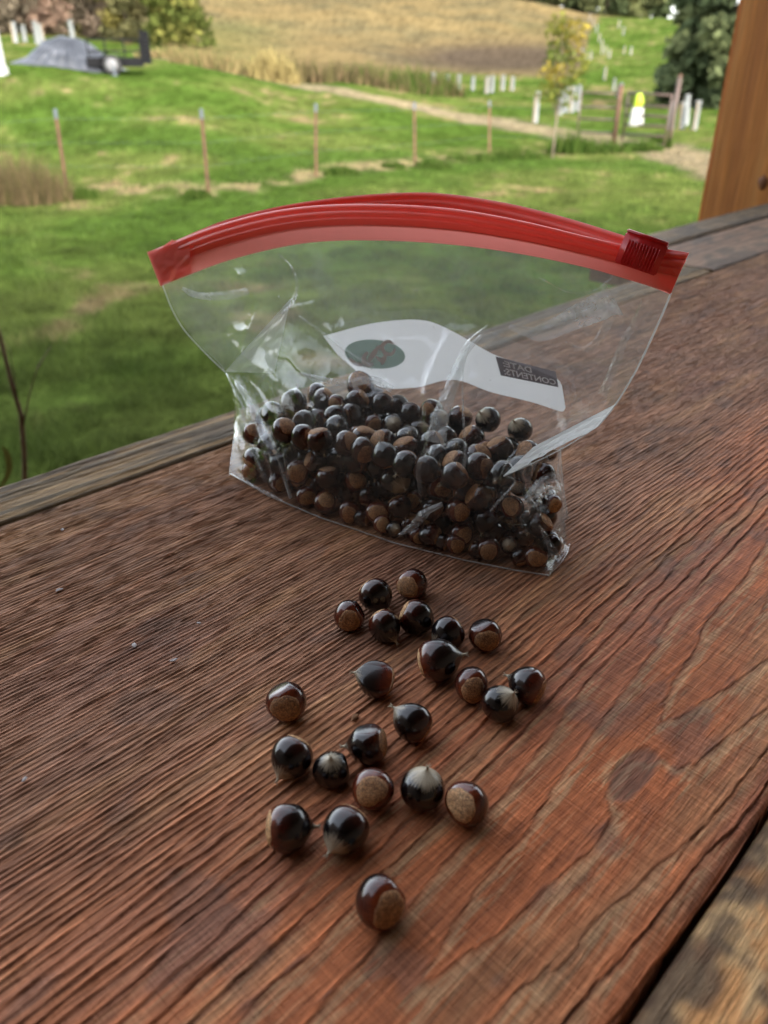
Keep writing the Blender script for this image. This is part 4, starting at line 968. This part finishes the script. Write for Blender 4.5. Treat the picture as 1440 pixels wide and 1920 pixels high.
def tuft(name, c, rx, ry, h, n, cols, wid, label, cat, group=None):
    root = c; r = np.sqrt(RNG.uniform(0, 1, n)); a = RNG.uniform(0, 2 * math.pi, n)
    x = c[0] + rx * r * np.cos(a); y = c[1] + ry * r * np.sin(a); z = terrain(x, y)
    hh = h * (1 - .6 * r ** 2) * RNG.uniform(.5, 1.1, n); cols = np.array(cols)[RNG.integers(0, len(cols), n)] * RNG.uniform(.7, 1.3, (n, 1))
    return blades(name, np.stack([x, y, z], -1), hh, np.full(n, wid), cols, RNG.uniform(.05, .55, n), None, label, cat, None, group)
GRN = [(.032, .062, .011), (.05, .085, .016), (.07, .10, .022)]; DRY = [(.22, .17, .08), (.17, .13, .06), (.11, .11, .04)]; OLV = [(.10, .09, .035), (.075, .065, .03), (.14, .10, .055)]
tuft('tall_grass', gp(35, 15.2), 1.0, .6, 1.0, 1500, OLV + [(.16, .12, .065)], .022, 'clump of tall brownish grass at the left edge by the first fence post', 'grass clump')
for (u, Y, w, h, lab) in [(150, 15.6, .35, .28, 'low dark green weed clump at the foot of the leftmost fence post'), (368, 15.6, .3, .25, 'low green weed clump at the foot of the second fence post'), (638, 18.6, .4, .25, 'low green weed clump right of the third fence post'), (812, 20.6, .45, .3, 'green weed clump at the foot of the fourth fence post'),
                          (738, 20.2, .3, .2, 'small weed clump left of the fourth fence post'), (890, 23.0, .8, .3, 'wide weed clump left of the fifth fence post'), (965, 23.6, .8, .4, 'leafy weed clump right of the fifth fence post'), (1070, 25.0, .7, .85, 'tall dark weed clump right of the young yellow tree'), (1120, 25.5, 1.0, .55, 'bushy weed clump at the left foot of the gate'), (1195, 25.6, .8, .45, 'weed clump in front of the hanging white bag on the gate'), (1235, 26.5, .4, .5, 'dark weed clump under the hinge side of the gate')]:
    tuft('weed_clump', gp(u, Y), w, w * .6, h, 350, GRN, .05, lab, 'weeds', 'weed clumps along the fence')
for (u, Y, w, h, n, cols, lab) in [(415, 42, 2.4, .85, 700, DRY, 'pale dry grass clump at the left end of the meadow edge'), (468, 44, 2.2, .9, 600, DRY, 'dry grass clump second from the left at the meadow edge'), (512, 41, 1.2, 1.5, 600, [(.27, .22, .09), (.21, .165, .07)], 'tall straw-yellow grass plume at the meadow edge'),
                                  (560, 44, 1.8, 1.3, 600, OLV, 'dark shrubby weed clump right of the straw-yellow plume'), (640, 46, 3.2, 1.1, 800, OLV, 'broad olive weed clump below the hay hill'), (725, 47, 3.2, 1.2, 800, OLV + GRN, 'broad green-brown weed clump in the middle of the meadow edge'), (800, 48, 2.2, 1.5, 600, GRN + OLV, 'rounded green weed clump left of the white tree tubes'), (350, 46, 2.6, .8, 700, DRY, 'dry grass below the big green bush behind the trailer')]:
    tuft('meadow_weeds', gp(u, Y), w, w * .5, h, n, cols, .10, lab, 'weeds', 'weed clumps along the meadow edge')

# stalk by the rail at the left edge
m_stem = m_plain('woody_stem', (.16, .085, .05), .8, .3, 80)
def PY(u, v, Y): r = ray(u, v); return O + r * (Y / r[1])
stalk = empty('garden_plant', tuple(np.array([*PY(45, 880, 1.25)[:2], 0]))); tag(stalk, 'thin reddish plant stalk with forked twig beside the rail, left edge', 'plant')
def st_child(mb, name, mat):
    o = mb.build(name, mat, None, True); o.parent = stalk; o.matrix_parent_inverse = Matrix.Translation(-Vector(stalk.location)); return o
b0 = PY(46, 905, 1.25)
st_child(MB().tube([[b0[0], b0[1], 0], b0, PY(46, 860, 1.25), PY(40, 780, 1.25), PY(22, 720, 1.25), PY(0, 630, 1.25), PY(-30, 540, 1.25)], [.006, .0045, .0042, .004, .0035, .003, .002], 7), 'stem', m_stem)
st_child(MB().tube([PY(43, 800, 1.25), PY(55, 740, 1.25), PY(70, 690, 1.25), PY(95, 650, 1.25)], [.002, .0015, .0012, .0008], 5), 'twig', m_plain('pale_twig', (.20, .16, .09), .8, .2, 80))
st_child(MB().tube([PY(34, 755, 1.25), PY(24, 690, 1.25), PY(18, 650, 1.25)], [.0015, .0013, .0006], 5), 'twig', m_plain('green_twig', (.16, .18, .06), .8, .2, 80))
lf = []; 
for k, t in enumerate(np.linspace(0, 1, 9)):
    c_ = np.array([PY(-6, 925, 1.2), PY(16, 885, 1.2), PY(13, 850, 1.2), PY(2, 835, 1.2)]); q = crom(c_, 9)[k]; wd = .006 * math.sin(math.pi * (t * .9 + .05)); lf += [q - [wd, 0, 0], q + [wd, 0, -.001]]
st_child(MB().add(lf, [(2 * k, 2 * k + 1, 2 * k + 3, 2 * k + 2) for k in range(8)]), 'leaf', m_plain('yellow_leaf', (.26, .26, .06), .6, .2, 60))

# ------------------------------------------------------------------ wire fence
m_rust = m_plain('rusty_steel', (.085, .040, .020), .8, .35, 12); m_galv = m_plain('grey_cap', (.07, .085, .10), .6, .2, 12)
fence = empty('wire_fence', tuple(gp(392, 15.8))); tag(fence, 'wire fence on thin rusty posts with grey tops crossing the lawn', 'fence')
def child_of(o, root): o.parent = root; o.matrix_parent_inverse = Matrix.Translation(-Vector(root.location)); return o
tops = []
for (ub, vb, ut, vt) in [(128, 372, 103, 204), (392, 373, 377, 204), (593, 341, 592, 194), (778, 319, 777, 192), (918, 293, 918, 189)]:
    b = on_z(ub, vb, 0.0); b[2] = float(terrain(b[0], b[1])) - .1; h = PY(ut, vt, b[1]); t_ = b + (h - b)
    fl = .03
    def tee(p0, p1):
        V = []
        for p in (p0, p1):
            for (x, y) in [(-fl, -.012), (fl, -.012), (fl, .004), (.008, .004), (.008, .05), (-.008, .05), (-.008, .004), (-fl, .004)]: V.append(p + [x, y, 0])
        return MB().add(V, [(i, (i + 1) % 8, 8 + (i + 1) % 8, 8 + i) for i in range(8)] + [tuple(range(8))[::-1], tuple(range(8, 16))])
    k = b + (t_ - b) * .90
    po = child_of(tee(b, k).build('post', m_rust), fence)
    cp = tee(k, t_).build('post_cap', m_galv); cp.parent = po; cp.matrix_parent_inverse = Matrix.Identity(4)
    tops.append((b, t_))
for f in (.35, .6, .85):
    pts = [PY(-160, 206, 15.9) * [1, 1, 0] + [0, 0, 1.4 * f]] + [b + (t - b) * (f + .05) for b, t in tops] + [gp(1030, 24.0) + [0, 0, 1.4 * f], gp(1158, 27.5) + [0, 0, 1.35 * f]]
    child_of(MB().tube(pts, .0016, 4).build('wire', m_galv), fence)

# ------------------------------------------------------------------ gate
m_gate = m_plain('brown_gate_pipe', (.07, .045, .034), .6, .3, 10)
gate = empty('pipe_gate', tuple(gp(1200, 27))); tag(gate, 'brown pipe gate of six bars standing beside the gravel path', 'gate')
gl, gr = gpv(1163, 268), gpv(1244, 279)
gr = gp(1244, 26.0); gl = gp(1165, 27.6)
def gpt(f, z): q = gl * (1 - f) + gr * f; return q + np.array([0, 0, z])
child_of(MB().tube([gpt(0, .18), gpt(0, 1.55)], .035, 8).build('end_pipe', m_gate, None, True), gate)
child_of(MB().tube([gpt(1, .05), gpt(1, 1.50)], .035, 8).build('end_pipe', m_gate, None, True), gate)
for z0, z1 in [(.10, .12), (.35, .37), (.62, .64), (.90, .90), (1.17, 1.16), (1.52, 1.46)]: child_of(MB().tube([gpt(0, z0), gpt(1, z1)], .036, 8).build('bar', m_gate, None, True), gate)
gp2 = empty('gate_post', tuple(gp(1150, 28.0))); tag(gp2, 'brown round gate post left of the pipe gate', 'post', 'gate posts'); p = gp(1150, 28)
child_of(MB().tube([p - [0, 0, .2], p + [0, 0, 1.75]], .07, 10).build('shaft', m_rust, None, True), gp2); child_of(MB().tube([p + [0, 0, 1.75], p + [0, 0, 1.80]], [.078, .05], 10).build('cap', m_galv, None, True), gp2)
gp3 = empty('gate_post', tuple(gp(1253, 26.6))); tag(gp3, 'taller brown gate post right of the pipe gate', 'post', 'gate posts'); p = gp(1253, 26.6)
child_of(MB().tube([p - [0, 0, .2], p + [0, 0, 1.95]], .06, 10).build('shaft', m_gate, None, True), gp3); child_of(MB().tube([p + [0, 0, 1.95], p + [0, 0, 2.0]], [.068, .05], 10).build('cap', m_rust, None, True), gp3)
pn = empty('pipe_fence', tuple(gp(1110, 28.5))); tag(pn, 'brown pipe fence panel of four bars left of the gate', 'fence panel'); a_, b_ = gp(1080, 28.6), gp(1146, 28.1)
for z in (.35, .75, 1.1, 1.5): child_of(MB().tube([a_ + [0, 0, z], b_ + [0, 0, z]], .032, 8).build('bar', m_gate, None, True), pn)
child_of(MB().tube([a_ + [0, 0, .0], a_ + [0, 0, 1.55]], .028, 8).build('end_pipe', m_gate, None, True), pn)
# white bag with a bright yellow top hung on the gate
hb = empty('hanging_bag', tuple(gpt(.27, .6))); tag(hb, 'white tapered bag with neon yellow top hanging on the gate', 'bag'); c0 = gpt(.27, 0) - [0.02, .10, 0]
m_wp = m_plain('white_plastic', (.34, .34, .33), .5, .06, 6); m_neon = m_plain('neon_cloth', (.30, .42, .01), .6, .1, 6)
def sack(z0, z1, w0, w1, mat, name):
    n = 12; V = []
    for (z, w, d) in [(z0, w0 * .9, .05), (z0 + .04, w0, .08), ((z0 + z1) / 2, (w0 + w1) / 2, .08), (z1 - .03, w1, .06), (z1, w1 * .8, .03)]:
        for k in range(n): q = 2 * math.pi * k / n; V.append(c0 + [w * math.cos(q) * (1 + .06 * math.sin(3 * q)), d * math.sin(q), z])
    return child_of(MB().add(V, [tuple(f) for f in grid_faces(5, n, True)] + [tuple(range(n))[::-1], tuple(range(4 * n, 5 * n))]).build(name, mat, None, True), hb)
sack(.60, 1.14, .23, .17, m_wp, 'body'); sack(1.12, 1.50, .16, .10, m_neon, 'top')

# ------------------------------------------------------------------ white tree tubes
m_tube = m_plain('white_tree_tube', (.15, .16, .16), .5, .08, 4); m_stake = m_plain('stake_wood', (.30, .22, .13), .8, .2, 10)
_tube_me = None
def tube_thing(u, Y, hpx, label, group, tilt=0, wid=1.0):
    p = gp(u, Y); h = hpx * mpp(p)
    root = empty('tree_tube', tuple(p)); root.rotation_euler = (0, tilt, RNB.uniform(0, 6)); tag(root, label, 'tree tube', group)
    n = 10; r = .09 * wid; V = [(rr_ * math.cos(2 * math.pi * k / n), rr_ * math.sin(2 * math.pi * k / n), z) for rr_, z in [(r, 0), (r, h), (r * 1.12, h + .02), (r * .85, h), (r * .85, h - .3)] for k in range(n)]
    MB().add(V, [tuple(f) for f in grid_faces(5, n, True)]).build('shelter', m_tube, root, True)
    MB().box((r + .02, 0, h * .45), (.03, .03, h * .9 + .2)).build('stake', m_stake, root)
T1 = 'tree tubes below the hay hill'; T2 = 'tree tubes up the green slope'; T3 = 'tree tubes by the gate'; T4 = 'tree tubes behind the tarp'
for (u, Y, h, lab) in [(812, 50, 30, 'faint white tree tube at the left end of the row below the hill'), (838, 50, 28, 'white tree tube second from the left in the row below the hill'), (860, 53, 24, 'white tree tube third from the left in the row below the hill'), (886, 53, 22, 'white tree tube in the middle of the row below the hill'), (912, 50, 27, 'white tree tube left of a close bright pair below the hill'), (922, 51, 27, 'white tree tube of a close pair, its left one, below the hill'), (942, 53, 24, 'white tree tube just right of the close pair below the hill'), (960, 53, 22, 'white tree tube between the close pair and the yellow tree')]:
    tube_thing(u, Y, h, lab, T1, 0, 1.3)
for (u, Y, h, lab) in [(1003, 36, 50, 'tall white tree tube just left of the young yellow tree'), (1050, 40, 42, 'white tree tube behind the yellow tree, leftmost of four'), (1060, 41, 42, 'white tree tube behind the yellow tree, second of four'), (1071, 41, 42, 'white tree tube behind the yellow tree, third of four'), (1082, 42, 42, 'white tree tube behind the yellow tree, rightmost of four')]:
    tube_thing(u, Y, h, lab, 'tree tubes behind the yellow tree', 0, 1.3)
for (u, Y, h, tl, lab) in [(1258, 33, 46, .05, 'white tree tube right beside the taller gate post'), (1277, 33.5, 44, .1, 'thin pale tree tube leaning in the middle of three by the gate'), (1286, 35, 50, .14, 'tall leaning tree tube between gate and dark evergreens'), (1301, 33, 48, .1, 'white leaning tree tube nearest the orange post')]:
    tube_thing(u, Y, h, lab, T3, tl, 1.2)
SL = [(1105, 122), (1112, 112), (1118, 106), (1123, 98), (1128, 92), (1090, 82), (1098, 78), (1107, 79), (1128, 84), (1135, 84), (1142, 80), (1133, 60), (1150, 54), (1157, 50), (1170, 86), (1182, 84), (1160, 110), (1168, 104)]
SL.sort(key=lambda q: -q[1])
for k, (u, Y) in enumerate(SL):
    tube_thing(u, Y, 13 if Y > 70 else 20, 'tiny white tree tube on the green slope, number %s down from the hilltop' % ['one', 'two', 'three', 'four', 'five', 'six', 'seven', 'eight', 'nine', 'ten', 'eleven', 'twelve', 'thirteen', 'fourteen', 'fifteen', 'sixteen', 'seventeen', 'eighteen'][k], T2, 0, .8)
for (u, Y, h, lab) in [(30, 50, 32, 'pale tree tube leftmost behind the tarp heap'), (47, 52, 26, 'short pale tree tube second from the left behind the tarp'), (71, 50, 36, 'pale tree tube third from the left behind the tarp'), (80, 52, 30, 'thin tree tube close beside the third one behind the tarp'), (141, 48, 46, 'tall pale leaning tree tube above the middle of the tarp heap')]:
    tube_thing(u, Y, h, lab, T4, -.06, 1.5)
wp = empty('white_post', tuple(gpv(-2, 142))); tag(wp, 'thick bright white post cut off by the left frame edge beside the tarp', 'post'); q = gpv(-2, 142)
child_of(MB().box(q + [0, 0, 1.6], (.42, .42, 3.4)).build('shaft', m_wp, None, False, .03), wp); child_of(MB().box(q + [0, 0, .12], (.5, .5, .3)).build('base', m_wp, None, False, .03), wp)

# ------------------------------------------------------------------ trailer and tarp heap
tp_ = gpv(222, 141); m_blk = m_plain('black_steel', (.008, .008, .009), .8, .3, 12, 0, Specular_IOR_Level=.1); m_tyre = m_plain('tyre_rubber', (.018, .018, .018), .8, .2, 12); m_rim = m_plain('silver_rim', (.14, .14, .145), .35, .1, 12)
tr = empty('utility_trailer', tuple(tp_)); tag(tr, 'black utility trailer with mesh sides and a white-hubbed wheel parked beside the tarp heap', 'trailer')
TS = mpp(tp_) * 105 / 2.1
def tpt(x, y, z): return tp_ + np.array([x, y, z]) * TS
_mb = MB.box
MB.box = lambda s, c, size, ax=None: _mb(s, c, np.asarray(size) * TS, ax)
child_of(MB().box(tpt(-.05, .6, .46), (2.1, 1.3, .16)).box(tpt(-.05, -.02, .42), (2.1, .08, .30)).build('bed', m_blk, None, False, .01), tr)
for x in (-1.0, -.35, .35, .95): child_of(MB().box(tpt(x, 0, .80), (.05, .05, .70)).build('side_stake', m_blk), tr)
for z in (.78, 1.15): child_of(MB().box(tpt(-.03, .0, z), (2.0, .04, .05)).build('side_rail', m_blk), tr)
gatem = MB()
for k in range(8): gatem.box(tpt(.99, .05 + k * .16, .95), (.035, .035, 1.0))
for k in range(9): gatem.box(tpt(.99, .62, .48 + k * .12), (.03, 1.25, .02))
child_of(gatem.build('tailgate_mesh', m_blk), tr)
wl = MB().tube([tpt(-.12, -.26, .33), tpt(-.12, -.24, .33), tpt(-.12, -.06, .33), tpt(-.12, -.04, .33)], [.28 * TS, .33 * TS, .33 * TS, .28 * TS], 24); wo_ = child_of(wl.build('wheel', m_tyre, None, True), tr)
rm = MB().tube([tpt(-.12, -.285, .33), tpt(-.12, -.265, .33), tpt(-.12, -.26, .33)], [.07 * TS, .18 * TS, .21 * TS], 20)
for k in range(5): rm.box(tpt(-.12 + .11 * math.cos(k * 1.257), -.28, .33 + .11 * math.sin(k * 1.257)), (.05, .02, .05))
o = rm.build('rim', m_rim, None, True); o.parent = wo_; o.matrix_parent_inverse = Matrix.Identity(4)
fd_ = MB(); arc = [tpt(-.12 + .42 * math.cos(t), -.15, .36 + .40 * math.sin(t)) for t in np.linspace(.25, math.pi - .25, 10)]
fd_.add([p + [0, s * .13, 0] for p in arc for s in (-1, 1)], [(2 * k, 2 * k + 1, 2 * k + 3, 2 * k + 2) for k in range(9)]); child_of(fd_.build('fender', m_blk), tr)
child_of(MB().box(tpt(-.02, -.35, .12), (.06, .06, .36)).box(tpt(-.02, -.35, -.02), (.2, .2, .04)).build('jack_stand', m_galv), tr)
MB.box = _mb
# tarp heap
tc_ = gpv(118, 127); nx, ny = 90, 50; X, Yg = np.meshgrid(np.linspace(-1, 1, nx), np.linspace(-1, 1, ny))
prof = np.interp(X, [-1, -.75, -.45, -.1, .25, .5, .75, 1], [0, .25, .78, 1.0, 1.0, .8, .45, 0]) * np.clip(1 - np.abs(Yg) ** 1.6, 0, 1) ** .8
rad_ = np.abs(np.sin(np.arctan2(Yg + .1, X * 1.2 - .1) * 11 + 2 * fbm(X * 2, Yg * 2, 2, 3)))
Zt = prof * 1.02 + (rad_ - .5) * .14 * np.clip(prof * 3, 0, 1) * (1 - prof * .6) + (fbm(X * 3, Yg * 3, 2, 6) - .5) * .10
MT = mpp(tc_); WX = tc_[0] + X * MT * 92; WY = tc_[1] + .9 + Yg * 1.3; WZ = terrain(WX, WY) + np.clip(Zt, -.02, 2) * MT * 46 + .01
tarp_m = NT('grey_blue_tarp'); _nn = tarp_m.noise(tarp_m.coord('Object', (.8, .8, 3)), 2.0, 3, .5)
tarp_m.pbr(tarp_m.ramp(_nn, [(.3, (.018, .020, .025)), (.55, (.036, .040, .048)), (.75, (.085, .09, .105))]), .45, tarp_m.bump(_nn, .02))
tag(mesh_np('tarp_heap', np.stack([WX, WY, WZ], -1).reshape(-1, 3), grid_faces(ny, nx), tarp_m.m), 'heap covered by a creased grey-blue tarp left of the trailer', 'tarp')

# ------------------------------------------------------------------ trees
def tree(name, u, Y, wpx, v_top, label, group, cols, nleaf=1600, blobs=14, leaf=.28, trunk=.12, squash=1.0, clear=.2, cat='tree', base=None):
    p = gp(u, Y) if base is None else base; sc_ = mpp(p); W = wpx * sc_ / 2
    ztop = CAM_Z + Y * SLOPE(v_top); Ht = ztop - p[2]
    root = empty(name, tuple(p)); tag(root, label, cat, group)
    m = MB(); z0 = Ht * clear
    m.tube([(0, 0, -.2), (.03 * W, 0, Ht * .3), (-.02 * W, .02 * W, Ht * .6), (0, 0, Ht * .9)], [trunk, trunk * .75, trunk * .45, trunk * .12], 8)
    cents = []
    for k in range(blobs):
        t = (k + .5) / blobs; z = z0 + (Ht - z0) * t; env = W * (.45 + .55 * math.sin(math.pi * min(1, t * .9 + .12))) if squash else W
        a = k * 2.4 + RNG.uniform(0, 1); rr_ = env * RNG.uniform(.25, .72)
        c = np.array([rr_ * math.cos(a), rr_ * math.sin(a), z]); cents.append((c, max(.12 * Ht, W * RNG.uniform(.32, .5))))
        m.tube([(0, 0, max(.1, z - .18 * Ht)), tuple(c * .6 + np.array([0, 0, z * .4 - .05 * Ht])), tuple(c)], [trunk * .35, trunk * .22, trunk * .06], 5)
    m.build('trunk', m_bark, root, True)
    Vs, Cs = [], []; per = nleaf // blobs
    for (c, rad) in cents:
        d = RNG.normal(0, 1, (per, 3)); d /= np.linalg.norm(d, axis=1)[:, None]; d *= (rad * RNG.uniform(.35, 1.05, per) ** .6)[:, None]; d[:, 2] *= .7
        q = c + d; n1 = RNG.normal(0, 1, (per, 3)); n1 /= np.linalg.norm(n1, axis=1)[:, None]; n2 = np.cross(n1, RNG.normal(0, 1, (per, 3))); n2 /= np.linalg.norm(n2, axis=1)[:, None]
        s = leaf * RNG.uniform(.6, 1.3, per)[:, None]
        Vs.append(np.stack([q - n1 * s, q + n2 * s * .55, q + n1 * s, q - n2 * s * .55], 1)); base_c = np.array(cols[RNG.integers(0, len(cols))])
        Cs.append(np.repeat((base_c * RNG.uniform(.7, 1.35, (per, 1)))[:, None, :], 4, 1))
    V = np.concatenate(Vs).reshape(-1, 3); V[:, 2] = np.clip(V[:, 2], .05, None)
    mesh_np('crown', V, np.arange(len(V)).reshape(-1, 4), m_leafm, root, False, np.concatenate(Cs).reshape(-1, 3))
    return root
m_bark = m_plain('bark_grey', (.14, .11, .08), .9, .3, 6)
TL = 'trees and shrubs behind the tarp'; BR = [(.15, .115, .085), (.17, .115, .085), (.12, .10, .072)]; OL = [(.14, .13, .055), (.115, .11, .05), (.18, .16, .07)]
tree('bare_tree', -20, 58, 130, -95, 'brownish thin tree at the left edge behind the white tree tubes', TL, BR + [(.15, .085, .06)], 2400, 20, .24, .10, 1, .02)
tree('bare_tree', 28, 63, 110, -120, 'brown tree filling the top left corner above the white tubes', TL, BR, 2600, 20, .26, .10, 1, .02)
tree('bare_tree', 85, 60, 130, -110, 'brown and rust-tinged tree above the left part of the tarp', TL, BR + [(.16, .09, .06)], 2400, 20, .24, .10, 1, .02)
tree('bare_tree', 165, 62, 120, -100, 'grey-olive tree above the middle of the tarp heap', TL, OL + BR, 2400, 20, .24, .10, 1, .02)
tree('field_tree', 240, 60, 110, -110, 'yellow-olive tree above the trailer', TL, OL + [(.17, .15, .045)], 2400, 20, .24, .10, 1, .02)
tree('round_bush', 335, 58, 150, -45, 'big rounded dark green bush right of the trailer trees', TL, [(.045, .062, .018), (.07, .085, .022), (.11, .11, .03)], 2600, 18, .26, .10, 1, .06)
TR = 'trees along the hilltop'
for (u, w, vt, lab) in [(985, 90, -30, 'dark tree at the left end of the hilltop tree line'), (1040, 90, -45, 'dark hilltop tree second from the left'), (1090, 90, -40, 'dark hilltop tree above the top of the green slope'), (1135, 90, -50, 'hilltop tree third from the right in the tree line'), (1180, 90, -35, 'hilltop tree second from the right in the tree line'), (1225, 80, -30, 'hilltop tree right beside the big dark evergreen')]:
    tree('hilltop_tree', u, 150, w, vt, lab, TR, [(.05, .065, .03), (.08, .09, .04), (.11, .12, .05)], 900, 12, .7, .25, 1, .05)
for k, u in enumerate((-70, 30, 130, 230, 330, 400)):
    pass
EV = [(.048, .066, .034), (.068, .088, .044), (.095, .112, .052)]
tree('evergreen_tree', 1292, 44, 150, -60, 'big dark evergreen left of another, beyond the gate', 'dark evergreens by the post', EV, 3600, 22, .30, .16, 1, .03)
tree('evergreen_tree', 1375, 42, 170, -120, 'bigger dark evergreen half hidden behind the orange post', 'dark evergreens by the post', EV, 3600, 22, .30, .16, 1, .03)
YL = [(.12, .125, .025), (.095, .115, .025), (.17, .135, .025), (.08, .10, .025)]
tree('young_tree', 1035, 23.6, 100, 36, 'slender young tree with yellow-green leaves in front of the gate fence', None, YL, 700, 12, .085, .035, 1, .42)
